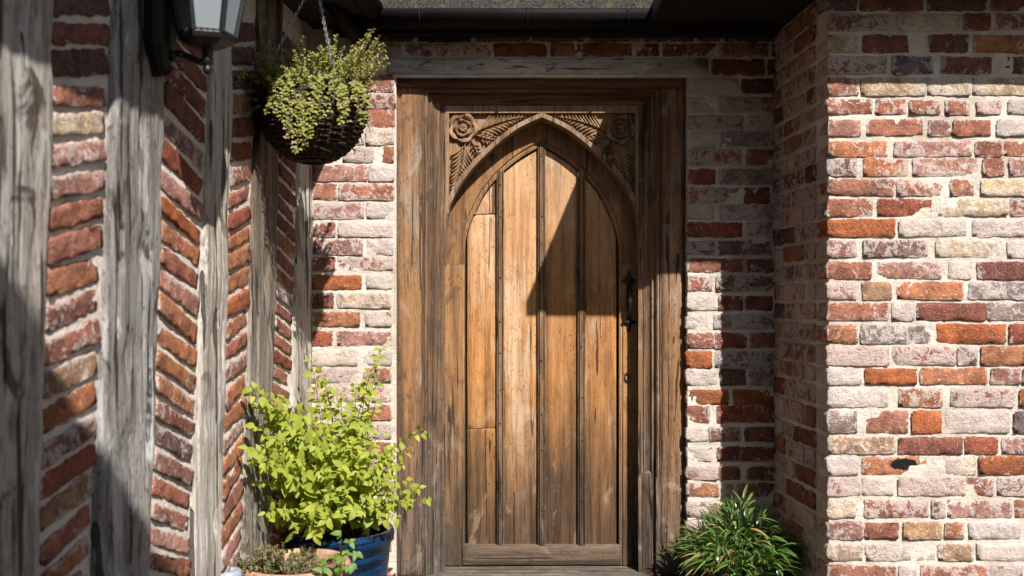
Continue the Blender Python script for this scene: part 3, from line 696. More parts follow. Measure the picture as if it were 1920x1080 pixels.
# spandrels: panel with the arch cut out, reveal, arch bead, carving
spz = P(0, 204, TS).z
for side in (0, 1):
    ar = ARCH if side == 0 else mir(ARCH)
    sp = MB(); V = []; n = len(ar); TP = TS-.017
    xs_edge = P(ar[-1][0], 0, TS).x
    for (x, y) in ar:
        a = P(x, y, TS)
        V += [(a.x, -TS, a.z), (a.x, -TP, a.z), (a.x, -TP, spz+.004), (a.x, -TS+.12, a.z)]
    Fc = []
    for i in range(n-1):
        k = i*4
        Fc += [(k+1, k+5, k+6, k+2), (k, k+4, k+7, k+3)]
    sp.add(V, Fc)
    panel = sp.build('spandrel', M['carve'], frame)
    panel['label'] = 'carved spandrel with rose, left of the arch' if side == 0 else 'carved spandrel with rose, right of the arch'
    # arch bead: follows the arch, raised above the panel; carries on down as the inner bead
    off = 11.0; g0, g1, g2, g3 = [], [], [], []
    full = ar+[(ar[-1][0], 1058)]
    for i, (x, y) in enumerate(ar):
        x0, y0 = ar[max(i-1, 0)]; x2, y2 = ar[min(i+1, n-1)]
        dx, dy = x2-x0, y2-y0; l = math.hypot(dx, dy) or 1
        nx_, ny_ = (dy/l, -dx/l)
        if side == 0 and nx_ > 0 or (side == 1 and nx_ < 0): nx_, ny_ = -nx_, -ny_
        if i == 0: nx_, ny_ = 0, -1.15
        fo = min(1.0, max(.05, (452-y)/60)) if y > 392 else 1.0
        o_ = off*fo
        def Q(k, t): 
            a = P(x+nx_*o_*k, y+ny_*o_*k, TS); return (a.x, -t, min(a.z, spz+.003))
        g0.append(Q(0, TS)); g1.append(Q(.12, TS+.004)); g2.append(Q(.85, TS+.004)); g3.append(Q(1.0, TP-.001))
    v, f = strip([g0, g1, g2, g3]); sub_obj('arch_bead', v, f, M['arch'], panel, smooth=False)
    # border strips at the top and the outer side
    s_ = -1 if side == 0 else 1
    xo = P(835 if side == 0 else 1197, 0, TS).x; xc = P(AX, 0, TS).x-s_*-.0008
    q = MB(); zb = P(0, 212, TS).z
    q.box(min(xo, xc), max(xo, xc), -TS-.005, -TS+.03, zb, spz+.012)
    sub_obj('border', q.v, q.f, M['carve'], panel)
    q = MB(); xi = P(842 if side == 0 else 1190, 0, TS).x
    q.box(min(xo, xi), max(xo, xi), -TS-.0045, -TS+.03, P(0, 400, TS).z, zb)
    sub_obj('border', q.v, q.f, M['carve'], panel)
    # rose: five lobed rings stepping up to a button
    rc = (868, 240) if side == 0 else (1164, 242)
    c = P(rc[0], rc[1], TS); nA = 60; rings = []
    prof = [(.0660, -.002, .10), (.0650, .010, .10), (.0600, .0135, .10), (.0500, .0115, .10), (.0440, .0040, .08), (.0400, .0040, .08), (.0385, .0135, .09), (.0340, .0155, .09), (.0250, .0105, .06),
            (.0215, .0055, .0), (.0195, .0055, .0), (.0185, .0145, .0), (.0140, .0175, .0), (.0070, .0165, .0), (.0010, .0160, .0)]
    for (r_, h_, lob) in prof:
        row = []
        for k in range(nA):
            a = 2*math.pi*k/nA; ph = 5*a+(.6 if r_ > .043 else 3.4)
            lobe = 1+lob*(abs(math.cos(ph/2))*1.5-1.0)
            hh = h_+(.003*math.cos(ph) if lob else .0008*math.sin(9*a))
            row.append((c.x+r_*lobe*math.cos(a)*.94, -TP-hh*1.5, c.z+r_*lobe*math.sin(a)*.94))
        rings.append(row)
    V = [p for row in rings for p in row]
    Fc = [(i*nA+k, i*nA+(k+1) % nA, (i+1)*nA+(k+1) % nA, (i+1)*nA+k) for i in range(len(rings)-1) for k in range(nA)]
    sub_obj('rose', V, Fc, M['carve'], panel, smooth=False)
    # leaves: a rib with ridged leaflets either side
    def inside(px, py):
        if py < 213.5: return False
        lx = px if side == 0 else 2*AX-px
        if lx < 843.5 or lx > 1010: return False
        for i in range(len(ARCH)-1):
            (x1, y1), (x2, y2) = ARCH[i], ARCH[i+1]
            if (x1 >= lx >= x2) and x1 != x2:
                ya = y1+(y2-y1)*(x1-lx)/(x1-x2)
                return py < ya-13.5
        return True
    def leaf(base, tip, bend, nl, wid, w0, seed):
        r_ = random.Random(seed); q = MB()
        def rib(t):
            x, y = lerp(base[0], tip[0], t), lerp(base[1], tip[1], t)
            dx, dy = tip[0]-base[0], tip[1]-base[1]; l = math.hypot(dx, dy)
            b_ = bend*4*t*(1-t); return x-dy/l*b_, y+dx/l*b_
        def ridge(a, b, w_, h0, h1, sway):
            segs = 6; V = []
            dx, dy = b[0]-a[0], b[1]-a[1]; l = math.hypot(dx, dy) or 1; ux, uy = -dy/l, dx/l
            for i in range(segs+1):
                t = i/segs; ww = w_*(math.sin(math.pi*(.12+.80*t))**.7)*.5; sw = sway*math.sin(math.pi*t)
                x, y = a[0]+dx*t+ux*sw, a[1]+dy*t+uy*sw; hh = lerp(h0, h1, t)
                for k, hk in ((-1, -.001), (-.80, hh*.55), (0, hh), (.72, hh*.75), (1, -.001)):
                    p_ = P(x+ux*ww*k, y+uy*ww*k, TS); V.append((p_.x, -TP-hk, p_.z))
            q.add(V, [(i*5+k, i*5+k+1, (i+1)*5+k+1, (i+1)*5+k) for i in range(segs) for k in range(4)])
        dx, dy = tip[0]-base[0], tip[1]-base[1]; l = math.hypot(dx, dy); ux, uy = dx/l, dy/l
        for i in range(nl):
            t = (i+.3)/nl*.92; p0 = rib(t)
            for sgn in (-1, 1):
                ang = math.radians(38-14*t)*sgn; c_, s__ = math.cos(ang), math.sin(ang)
                d_ = (ux*c_-uy*s__, ux*s__+uy*c_)
                L = wid*(1.05-.45*t)*r_.uniform(.92, 1.08)/abs(math.sin(ang))*.62
                k = 0
                while k < 14 and not inside(p0[0]+d_[0]*L, p0[1]+d_[1]*L): L *= .86; k += 1
                if L < 5: continue
                ridge(p0, (p0[0]+d_[0]*L, p0[1]+d_[1]*L), w0*r_.uniform(.9, 1.1), .006, .019, sgn*-2.2)
        pr = [rib(k/8) for k in range(9)]
        for i in range(8): ridge(pr[i], pr[i+1], 3.8, .020, .020, 0)
        sub_obj('leaf', q.v, q.f, M['carve'], panel, smooth=False)
    mx = (lambda p: p) if side == 0 else (lambda p: (2*AX-p[0], p[1]))
    sg = 1 if side == 0 else -1
    leaf(mx((894, 246)), mx((985, 219)), -4*sg, 11, 34, 6.4, 5+side)
    leaf(mx((893, 253)), mx((930, 262)), 2*sg, 5, 18, 6.0, 15+side)
    leaf(mx((872, 268)), mx((849, 362)), -3*sg, 11, 31, 6.6, 25+side)
    leaf(mx((884, 264)), mx((896, 290)), 0, 4, 14, 5.6, 35+side)

# sill under the frame
sill = MB(); sill.rbox(ol-.01, orr+.01, -.16, .32, SILL-.11, SILL-.001, .01, 40, 3, .003, 4.4)
so_ = sill.build('door_sill', M['sill'], None, org=(.12, 0, SILL-.11), smooth=True); tag(so_, 'worn grey timber sill beneath the arched door', 'door sill')
st = MB(); st.rbox(-.56, .82, -.30, .30, .001, SILL-.112, .012, 20, 3, .004, 8.0)
st_ = st.build('doorstep', M['gravel'], None, org=(.12, 0, 0), smooth=True); tag(st_, 'low stone step under the timber door sill', 'step')

# ------------------------------------------------------------------ door
door = thing('door', 'arched oak plank door with moulded battens and black iron pull', 'door', (.1257, .19, SILL))
PL = TD-.020
b0 = SILL+.004; brz = P(0, 1022, TD).z
def inner_y(x):
    lx = x if x <= AX else 2*AX-x
    for i in range(len(INNER)-1):
        (x1, y1), (x2, y2) = INNER[i], INNER[i+1]
        if x1 >= lx >= x2 and x1 != x2: return y1+(y2-y1)*(x1-lx)/(x1-x2)
    return 495
for i, (xa, xb) in enumerate(((875.5, 938), (938, 1015.5), (1015.5, 1090), (1090, 1156.5))):
    n = 10
    # the first board has been pieced twice
    cuts_ = [b0, P(0, 803, PL).z, P(0, 402, PL).z, 9] if i == 0 else [b0, 9]
    for sI in range(len(cuts_)-1):
        gr = []
        for k in range(n+1):
            x = lerp(xa, xb, k/n); zt = P(0, inner_y(min(max(x, 874), 1158))+4.5, PL).z; col_ = []
            sl = .004*(k/n-.5)
            zlo = cuts_[sI]+(sl+.0012 if sI else 0); zhi = min(zt, cuts_[sI+1]+sl-.0012) if sI < len(cuts_)-2 else zt
            zhi = max(zhi, zlo+.001)
            px = P(x, 0, PL).x
            if k == 0: px += .0012
            if k == n: px -= .0012
            for j in range(61):
                z = lerp(zlo, zhi, j/60)
                yy = -PL+.0015*nz(px, 0, z*.2, 30, i*5+sI)+.0010*nz(px, 0, z, 24, i*7)+(.010 if k in (0, n) else 0)+(.004 if i == 0 and ((j == 0 and sI) or (j == 60 and sI < 2)) else 0)
                col_.append((px, yy+.0012*sI, z))
            gr.append(col_)
        v, f = strip(gr); new_obj('plank', v, f, M['plank'], door, smooth=True)
for i, (xa, xb) in enumerate(((931, 945), (1008, 1023), (1083, 1098))):
    zt = P(0, inner_y((xa+xb)/2)-6, TD).z; zb2 = brz-.004
    a, b = P(xa, 0, TD).x, P(xb, 0, TD).x; wv = b-a
    prof = [(0, .022), (.02, .004), (.14, .001), (.20, .010), (.28, .000), (.72, -.001), (.80, .010), (.86, .001), (.98, .004), (1, .022)]
    gr = [[(a+wv*u_+.0008*nz(u_, z_, i, 9), -TD+d_, lerp(zb2, zt, z_/50)) for z_ in range(51)] for (u_, d_) in prof]
    v, f = strip(gr); bt = new_obj('batten', v, f, M['batten'], door)
    nl = MB(); xm = (a+b)/2
    zz = zt-.06
    while zz > zb2+.05:
        nl.ball((xm+R.uniform(-.002, .002), -TD-.001, zz), .0040, 7, 5, (1, .7, 1)); zz -= R.uniform(.12, .26)
    sub_obj('nail_heads', nl.v, nl.f, M['iron'], bt, smooth=True)
# arched upper rails and straight stiles
for side in (0, 1):
    ou = [(x, y) for x, y in ARCH]; inn = INNER
    N = 44
    def samp(c, t):
        k = t*(len(c)-1); i = min(int(k), len(c)-2); f = k-i
        return lerp(c[i][0], c[i+1][0], f), lerp(c[i][1], c[i+1][1], f)
    g = [[], [], [], [], [], []]
    for k in range(N+1):
        t = k/N; xo, yo = samp(ou, t); xi, yi = samp(inn, t)
        dx, dy = xo-xi, yo-yi; l = math.hypot(dx, dy) or 1
        xo2, yo2 = xo+dx/l*12, yo+dy/l*12
        ch = .16
        pts = [(xi, yi, PL-.004), (xi, yi, TD-.006), (xi+dx*ch*.45, yi+dy*ch*.45, TD-.004), (xi+dx*ch, yi+dy*ch, TD-.0065), (xi+dx*ch*1.25, yi+dy*ch*1.25, TD+.001), (xo2, yo2, TD)]
        for m_, (x, y, t_) in enumerate(pts):
            if side: x = 2*AX-x
            if k == 0: x += (-.12 if side == 0 else .12)
            p_ = P(x, y, TD); g[m_].append((p_.x, -t_, p_.z))
    v, f = strip(g); new_obj('arched_rail', v, f, M['stile'], door)
    xo, xi = (826, 871) if side == 0 else (1206, 1161)
    zt = P(0, 495.6, TD).z
    gr = []
    for (u_, d_) in ((0, PL-.004), (.002, TD-.006), (.07, TD-.004), (.13, TD-.0065), (.17, TD+.001), (.9, TD), (1, TD)):
        x = lerp(xi, xo, u_); px = P(x, 0, TD).x
        gr.append([(px, -d_+.0012*nz(px, 0, z_, .4, side), lerp(b0, zt, z_/40)) for z_ in range(41)])
    v, f = strip(gr); new_obj('stile', v, f, M['stile'], door)
a, b = P(866, 1022, TD), P(1165, 1022, TD)
q = MB(); q.rbox(a.x, b.x, -TD-.0015, -TD+.03, b0-.001, a.z, .006, 40, 3, .002, 3.1); q.build('bottom_rail', M['rail'], door, smooth=True)
q = MB(); q.box(P(830, 0, TD).x, P(1202, 0, TD).x, -TD+.045, -TD+.06, b0, P(0, 205, TD).z); q.build('backing', M['soffit'], door)
# pull handle: two fleur ends, a bowed grip and a strap behind
q = MB(); hx = 1179
def ip(x, y, o): p_ = P(x, y, TD); return Vector((p_.x, -TD-o, p_.z))
top, bot = ip(hx, 533, .006), ip(hx, 598, .006)
bp = MB(); bp.rbox(top.x-.010, top.x+.010, -TD-.0040, -TD+.002, bot.z, top.z, .0015, 2, 6, .0006)
ha = bp.build('handle', M['iron'], door)
for yc, up in ((526, 1), (604, -1)):
    c = ip(hx, yc, .004); hd = MB(); n = 40; V = []
    def fleur(a):
        """outline of a fleur: two side lobes and a long tip"""
        a = a % (2*math.pi); r_ = .015
        for ca, l, wd in ((math.pi/2, .044, .42), (math.pi, .030, .60), (0, .030, .60), (-math.pi/2, .020, .6)):
            d_ = abs((a-ca+math.pi) % (2*math.pi)-math.pi); r_ = max(r_, l*math.exp(-(d_/wd)**2))
        return r_
    for (kk, yo) in ((1.0, .003), (1.0, -.004), (.75, -.008), (.35, -.012), (.02, -.014)):
        for k in range(n):
            an = 2*math.pi*k/n; r_ = fleur(an)*kk; V.append((c.x+r_*math.cos(an), c.y+yo, c.z+up*r_*math.sin(an)))
    hd.add(V, [(i*n+k, i*n+(k+1) % n, (i+1)*n+(k+1) % n, (i+1)*n+k) for i in range(4) for k in range(n)])
    sub_obj('fleur_end', hd.v, hd.f, M['iron'], ha, smooth=True)
gp = MB(); pts, rad = [], []
for k in range(15):
    t = k/14; p_ = top.lerp(bot, t); p_.y -= .042*math.sin(math.pi*t)**.7; pts.append(p_); rad.append(.0055+.004*math.sin(math.pi*t)**2)
gp.tube(pts, rad, 10)
sub_obj('grip', gp.v, gp.f, M['iron'], ha, smooth=True)
c = ip(1175, 708, .001); q = MB(); n = 28; V = []
for (s0, s1, yo) in ((.0105, .022, .001), (.0105, .022, -.004), (.0055, .012, -.0045), (.0045, .010, .0035)):
    for k in range(n):
        an = 2*math.pi*k/n; V.append((c.x+s0*math.cos(an), c.y+yo, c.z+s1*math.sin(an)))
q.add(V, [(i*n+k, i*n+(k+1) % n, (i+1)*n+(k+1) % n, (i+1)*n+k) for i in range(3) for k in range(n)]+[tuple(3*n+k for k in range(n))])
q.build('keyhole_plate', M['iron'], door, smooth=False)

# ------------------------------------------------------------------ eaves, gutters, roofs
SZ = H+1.10
def prism(mb, prof, x0, x1):
    """profile of (t, z) extruded along x"""
    n = len(prof); V = [(x, -t, z) for x in (x0, x1) for t, z in prof]
    mb.add(V, [(k, (k+1) % n, n+(k+1) % n, n+k) for k in range(n)]+[tuple(range(n-1, -1, -1)), tuple(range(n, 2*n))])
roof = thing('roof', 'low roof edge with gritty grey slab above the black gutter', 'roof', (-.05, -.1, SZ))
q = MB(); prism(q, [(.205, H+1.145), (.205, H+1.176), (-.60, H+1.80), (-.60, H+1.76)], -.72, 1.2); q.build('eave_slab', M['slate'], roof)
q = MB(); prism(q, [(.150, H+1.170), (.150, H+1.190), (-.60, H+1.83), (-.60, H+1.80)], -.72, 1.2); q.build('roof_covering', M['tile'], roof)
q = MB(); prism(q, [(.06, H+1.085), (.06, H+1.15), (-.02, H+1.20), (-.02, H+1.085)], -.72, 1.2); q.build('fascia', M['soffit'], roof)
def halfpipe(mb, p0, p1, r, n=10, th=.004):
    p0, p1 = Vector(p0), Vector(p1); d = (p1-p0).normalized(); sd_ = d.cross(UZ).normalized(); V = []
    for p_ in (p0, p1):
        for rr_ in (r, r-th):
            for k in range(n+1):
                a = math.pi*k/n; V.append(p_+sd_*(rr_*math.cos(a))-UZ*(rr_*math.sin(a)))
    m = n+1; Fc = []
    for k in range(n): Fc += [(k, k+1, 2*m+k+1, 2*m+k), (m+k+1, m+k, 3*m+k, 3*m+k+1), (k+1, k, m+k, m+k+1), (2*m+k, 2*m+k+1, 3*m+k+1, 3*m+k)]
    Fc += [(0, 2*m, 3*m, m), (m-1, 2*m-1, 4*m-1, 3*m-1)]
    mb.add(V, Fc)
gut = thing('gutter', 'black half round gutter running above the door', 'gutter', (-.05, -.12, SZ))
q = MB(); halfpipe(q, (-.66, -.150, H+1.142), (1.0, -.150, H+1.142), .060); q.build('trough', M['gutter'], gut, smooth=True)
for x in (-.36, .06, .45):
    q = MB(); q.tube([(x, -.212, H+1.142), (x, -.198, H+1.097), (x, -.150, H+1.078), (x, -.090, H+1.09), (x, -.06, H+1.13)], .004, 6); q.build('bracket', M['gutter'], gut, smooth=True)
q = MB(); q.tube([P(700, -10, .12), P(690, 20, .12), P(678, 42, .14)], [.05, .045, .035], 12); q.tube([P(612, -6, .36), P(640, 32, .26), P(666, 68, .16), P(676, 80, .05)], .028, 10)
q.build('swan_neck', M['gutter'], gut, smooth=True)
wr = thing('roof', 'deep dark overhanging eave of the projecting brick wing', 'roof', (1.6, -.4, SZ))
XE, TE = .542, .905
q = MB(); n = 12
for k in range(n):
    x0 = XE+(3.6-XE)*k/n; q.box(x0+.002, x0+(3.6-XE)/n-.002, -TE+.012, .3, SZ, SZ+.02)
q.build('soffit', M['soffit'], wr)
q = MB(); q.box(XE-.002, 3.6, -TE-.002, -TE+.012, SZ-.003, SZ+.06); q.box(XE-.002, XE+.015, -TE+.0125, .3, SZ-.003, SZ+.06); q.build('fascia', M['soffit'], wr)
q = MB(); z = SZ+.061
q.add([(XE+.02, -TE+.03, z), (3.6, -TE+.03, z), (3.6, .3, z), (XE+.02, .3, z), (XE+.75, -.1, z+.62), (3.6, -.1, z+.62), (3.6, .3, z+.62), (XE+.75, .3, z+.62)],
      [(0, 1, 5, 4), (3, 0, 4, 7), (4, 5, 6, 7), (0, 3, 2, 1), (2, 3, 7, 6), (1, 2, 6, 5)])
q.build('roof_covering', M['tile'], wr)
lr = thing('roof', 'dark eave over the timber framed wall', 'roof', (-.9, -1.2, SZ))
q = MB(); n = 17
for k in range(n):
    s0, s1 = -.05+6.6*k/n+.002, -.05+6.6*(k+1)/n-.002
    V = [A0+LD*s_+LN*m_+UZ*z_ for s_ in (s0, s1) for m_ in (-.12, .26) for z_ in (SZ+.02, SZ+.045)]
    q.add(V, [(0,1,3,2),(4,6,7,5),(0,4,5,1),(2,3,7,6),(0,2,6,4),(1,5,7,3)])
q.build('soffit', M['soffit'], lr)
q = MB(); V = [A0+LD*s_+LN*m_+UZ*z_ for s_ in (-.05, 6.55) for (m_, z_) in ((.31, SZ+.05), (.31, SZ+.075), (-1.6, SZ+1.95), (-1.6, SZ+1.90))]
q.add(V, [(0,1,5,4),(1,2,6,5),(2,3,7,6),(3,0,4,7),(0,3,2,1),(4,5,6,7)]); q.build('roof_covering', M['tile'], lr)
lg = thing('gutter', 'black gutter along the eave of the timber framed wall', 'gutter', (-.7, -1.2, SZ))
q = MB(); halfpipe(q, A0+LD*.02+LN*.292+UZ*(SZ+.055), A0+LD*6.5+LN*.292+UZ*(SZ+.055), .048); q.build('trough', M['gutter'], lg, smooth=True)

# ------------------------------------------------------------------ wall lantern
def wl(s_, n_, z): p = A0+LD*s_+LN*n_; return Vector((p.x, p.y, z))
ls = LS(LW(274, 60)); lz = LW(268, 95).z
lan = thing('wall_lantern', 'black iron wall lantern with glass panes on the grey timber stud', 'lantern', wl(ls, .02, lz-.05))
q = MB(); n = 26; V = []
pc = LW(268, 20).z
for (k_, dn) in ((1.0, .012), (1.0, .040), (.90, .054), (.74, .062), (.50, .070)):
    for k in range(n):
        a = 2*math.pi*k/n; hh = .150*(1+.10*math.cos(4*a)); ww = .060*(1+.16*math.cos(4*a+math.pi)*.6)
        V.append(wl(ls+ww*k_*math.cos(a), dn, pc+hh*(.3+.7*k_)*math.sin(a)))
q.add(V, [(i*n+k, i*n+(k+1) % n, (i+1)*n+(k+1) % n, (i+1)*n+k) for i in range(4) for k in range(n)]+[tuple(4*n+k for k in range(n))])
q.build('backplate', M['iron'], lan, smooth=False)
q = MB(); out = .158; za = LW(268, 104).z
pts = [wl(ls, .045+(out-.045)*k/12, za+.012*math.sin(k/12*math.pi*1.6)-.004) for k in range(13)]
q.tube(pts, [.015, .013, .010]+[.0085]*10, 10)
q.tube([wl(ls, .05+.012*math.cos(a/8*5.2+1.2)*1.3, za-.026+.017*math.sin(a/8*5.2+1.2)) for a in range(9)], .0055, 8)
q.ball(wl(ls, .070, za+.001), .015, 10, 6, (.6, .9, 1))
q.build('arm', M['iron'], lan, smooth=True)
ax = wl(ls, out, za)
q = MB(); q.lathe(ax, [(.0, -.046), (.008, -.044), (.0115, -.036), (.011, -.028), (.006, -.023), (.0125, -.020), (.0135, -.008), (.0115, .0), (.014, .012), (.012, .024), (.020, .030)], 16)
q.build('finial', M['iron'], lan, smooth=True)
def hexpt(r, k, z): a = math.pi/3*k+.30; return Vector((ax.x+r*math.cos(a), ax.y+r*math.sin(a), ax.z+z))
lb0, lt0, rb, rt = .050, .295, .066, .112
q = MB(); V = [hexpt(r_, k, z_) for (r_, z_) in ((.018, .020), (.046, .024), (.068, .036), (.072, .047), (.069, .053)) for k in range(6)]
q.add(V, [(i*6+k, i*6+(k+1) % 6, (i+1)*6+(k+1) % 6, (i+1)*6+k) for i in range(4) for k in range(6)]+[tuple(24+k for k in range(6))])
for k in range(6):          # toothed gallery round the tray
    for j in range(5):
        p = hexpt(.0695, k, .053).lerp(hexpt(.0695, k+1, .053), (j+.5)/5); q.ball(p, .0035, 6, 4)
q.build('tray', M['iron'], lan)
q = MB()
for k in range(6):
    q.tube([hexpt(rb+.001, k, lb0), hexpt(rt+.001, k, lt0)], .0075, 6)
    q.tube([hexpt(rt, k, lt0), hexpt(rt, k+1, lt0)], .006, 6)
    q.tube([hexpt(rb, k, lb0+.003), hexpt(rb, k+1, lb0+.003)], .004, 6)
q.build('cage', M['iron'], lan)
for k in range(6):
    a, b, c, d = hexpt(rb-.002, k, lb0), hexpt(rb-.002, k+1, lb0), hexpt(rt-.002, k+1, lt0), hexpt(rt-.002, k, lt0)
    new_obj('pane', [a, b, c, d], [(0, 1, 2, 3)], M['glass'], lan)
q = MB(); V = [hexpt(r_, k, z_) for (r_, z_) in ((.124, lt0-.002), (.124, lt0+.010), (.060, lt0+.060), (.030, lt0+.085), (.001, lt0+.110)) for k in range(6)]
q.add(V, [(i*6+k, i*6+(k+1) % 6, (i+1)*6+(k+1) % 6, (i+1)*6+k) for i in range(4) for k in range(6)]); q.build('cap', M['iron'], lan)
q = MB(); q.lathe(ax, [(.012, .056), (.013, .11), (.024, .14), (.026, .17), (.018, .20), (.002, .215)], 14)
q.build('bulb', simple('frosted_bulb', (.75, .75, .72), .3, .5, 0, .05), lan, smooth=True)

# ------------------------------------------------------------------ leaf helpers
def leaf_shape(L, W, fold=.25, droop=.25, n=5):
    V = []; Fc = []
    for i in range(n+1):
        t = i/n; ww = W*.5*(math.sin(math.pi*min(1, t**.72))**.85)*(1 if t < 1 else 0)+.0004
        y = L*t; z = -droop*L*t*t
        V += [(-ww, y, z+fold*ww), (0, y, z), (ww, y, z+fold*ww)]
    for i in range(n):
        k = i*3; Fc += [(k, k+1, k+4, k+3), (k+1, k+2, k+5, k+4)]
    return V, Fc
def frame_of(d, nrm):
    d = d.normalized(); x = d.cross(nrm)
    if x.length < 1e-4: x = d.orthogonal()
    x.normalize(); z = x.cross(d).normalized()
    return Matrix((x, d, z)).transposed()
def addleaf(mb, pos, d, nrm, shp, s=1.0):
    m = frame_of(d, nrm); V, Fc = shp
    mb.add([pos+m @ (Vector(v)*s) for v in V], Fc)
def bez(a, b, c, t): return a*(1-t)**2+b*(2*t*(1-t))+c*t*t
def bezd(a, b, c, t): return ((b-a)*(2*(1-t))+(c-b)*(2*t))

# ------------------------------------------------------------------ hanging basket
TB = .70; bc = P(586, 182, TB)
hb_ = thing('hanging_basket', 'dark woven hanging basket on chains in the corner', 'hanging basket', bc-UZ*.22)
def bowl_r(f): return .182*math.sqrt(max(0, 1-(f*.985)**2.3))      # f: 0 rim, 1 foot
q = MB(); q.lathe(bc, [(bowl_r(k/14)*.955, -.222*k/14) for k in range(15)], 40); q.build('liner', M['soil'], hb_, smooth=True)
q = MB(); NR, NP = 27, 66
for j in range(NR):
    f = (j+.3)/NR; r0 = bowl_r(f); pts = []
    for k in range(NP+1):
        a = 2*math.pi*k/NP
        rr_ = r0+.0048*math.cos(11*a+math.pi*j)+.003*nz(a, j, 0, 2.2); z = -.222*f+.0035*nz(math.cos(a), math.sin(a), j*3.1, 2.5)
        pts.append((bc.x+rr_*math.cos(a), bc.y+rr_*math.sin(a), bc.z+z))
    q.tube(pts, .0050+.0012*math.sin(j*2.3), 5, cap=False)
q.build('weave', M['wicker'], hb_, smooth=True)
q = MB()
for k in range(22):
    a = 2*math.pi*(k+.5)/22; q.tube([(bc.x+(bowl_r(j/9)+.001)*math.cos(a), bc.y+(bowl_r(j/9)+.001)*math.sin(a), bc.z-.222*j/9) for j in range(10)], .0045, 5)
for k in range(34):        # loose ends of cane
    a = R.uniform(0, 6.28); f = R.uniform(.05, .9); r0 = bowl_r(f)+.006; p = Vector((bc.x+r0*math.cos(a), bc.y+r0*math.sin(a), bc.z-.222*f))
    tn = Vector((-math.sin(a), math.cos(a), R.uniform(-.5, .2)))*R.uniform(.03, .07); q.tube([p, p+tn*.5+Vector((math.cos(a), math.sin(a), 0))*.006, p+tn], .0016, 4)
q.build('cane_rib', M['wicker'], hb_, smooth=True)
q = MB(); q.lathe(bc, [(.001, -.008), (.10, -.004), (.180, -.012)], 30); q.build('soil', M['soil'], hb_)
apex = P(590, -40, TB)
for ang in (-.95, 1.15, 3.55):
    e = Vector((bc.x+.188*math.cos(ang), bc.y+.188*math.sin(ang), bc.z)); q = MB(); L = (apex-e).length; nlk = int(L/.0125); dr = (apex-e).normalized()
    s1 = dr.cross(UX).normalized(); s2 = dr.cross(s1).normalized()
    for k in range(nlk):
        c = e.lerp(apex, (k+.5)/nlk); sd_ = s1 if k % 2 else s2
        q.tube([c+dr*.0085*math.sin(t*math.pi/5)+sd_*.0042*math.cos(t*math.pi/5) for t in range(11)], .0014, 4, cap=False)
    q.build('chain', M['chain'], hb_)
q = MB(); q.tube([apex, apex+UZ*.02+UX*.012, apex+UZ*.04, apex+UZ*.06], .004, 6); q.build('hook', M['iron'], hb_)

def sprigs(mb, mbs, tips, base_f, step, shp, size, rnd, jit=.5, sag=.0, start=.25, pink=None):
    for tip in tips:
        b = base_f(tip); mid = (b+tip)/2+Vector((rnd.uniform(-.02, .02), rnd.uniform(-.02, .02), sag+rnd.uniform(.0, .03)))
        L = (tip-b).length; n = max(3, int(L/step))
        mbs.tube([bez(b, mid, tip, k/5) for k in range(6)], [.0014, .0013, .0012, .001, .0008, .0005], 4)
        for k in range(n):
            t = start+(1-start)*(k+.5)/n; p = bez(b, mid, tip, t); d = bezd(b, mid, tip, t).normalized()
            s1 = d.orthogonal().normalized(); a = rnd.uniform(0, 3.14)
            s1 = Quaternion(d, a) @ s1
            tgt = pink if (pink and rnd.random() < .20) else mb
            for sg in (-1, 1):
                dd = (s1*sg+d*rnd.uniform(.2, .9)+UZ*rnd.uniform(-.2, .3)).normalized()
                nr = (Vector((.2, -.6, .7))+Vector((rnd.uniform(-jit, jit), rnd.uniform(-jit, jit), rnd.uniform(-jit, jit)))).normalized()
                addleaf(tgt, p, dd, nr, shp, size*rnd.uniform(.65, 1.35)*(1.18-.40*t))
rn_ = random.Random(21)
tips = [P(x, y, TB+rn_.uniform(-.10, .16)) for x, y in ((486,112),(503,100),(520,97),(546,92),(470,165),(478,188),(492,150),(560,104),(578,142),(604,108),(616,112),(640,112),(655,102),(668,92),(678,86),(688,78),(712,66),
        (699,96),(722,94),(716,120),(726,106),(702,132),(692,160),(704,188),(688,212),(678,202),(520,222),(600,240),(622,232),(642,216),(660,214),(512,205),(694,118),(676,112),(660,120),(500,135),(515,120),(530,130),(455,190),(448,235),(446,150),(460,130),(462,215),(470,140),(440,120),(560,78),(550,70),(625,96),(610,128),(594,120),(640,90),(700,78),(718,80),(730,118),(712,150),(708,170),(722,84),(706,72),(694,66),(676,74),(660,86),(496,104),(512,88),(530,92),(566,92),(480,128),(572,118),(590,104))]
for k in range(230):
    a = rn_.uniform(0, 6.283); r_ = .235*math.sqrt(rn_.random()); h = rn_.uniform(-.01, .15)*(1.15-.45*r_/.21)+.05*max(0, math.cos(a))*r_/.21*rn_.random()*1.6
    tips.append(bc+Vector((r_*math.cos(a), r_*math.sin(a), h)))
for k in range(50):
    a = rn_.uniform(-3.3, .2); r_ = rn_.uniform(.12, .205); tips.append(bc+Vector((r_*math.cos(a), r_*math.sin(a), rn_.uniform(-.005, .06))))
for k in range(60):
    a = rn_.uniform(0, 6.283); r_ = rn_.uniform(.03, .25); tips.append(bc+Vector((r_*math.cos(a), r_*math.sin(a), rn_.uniform(.07, .16)+(.055 if math.cos(a)*r_ > .08 else 0))))
plant = thing('trailing_plant', 'small leaved trailing plant spilling over the hanging basket', 'plant', bc)
mb, ms, mp = MB(), MB(), MB()
shp = leaf_shape(.0108, .0080, .3, .2, 3)
sprigs(mb, ms, tips, lambda tp: bc+Vector(((tp.x-bc.x)*.55, (tp.y-bc.y)*.55, -.01)), .0095, shp, .95, rn_, pink=mp)
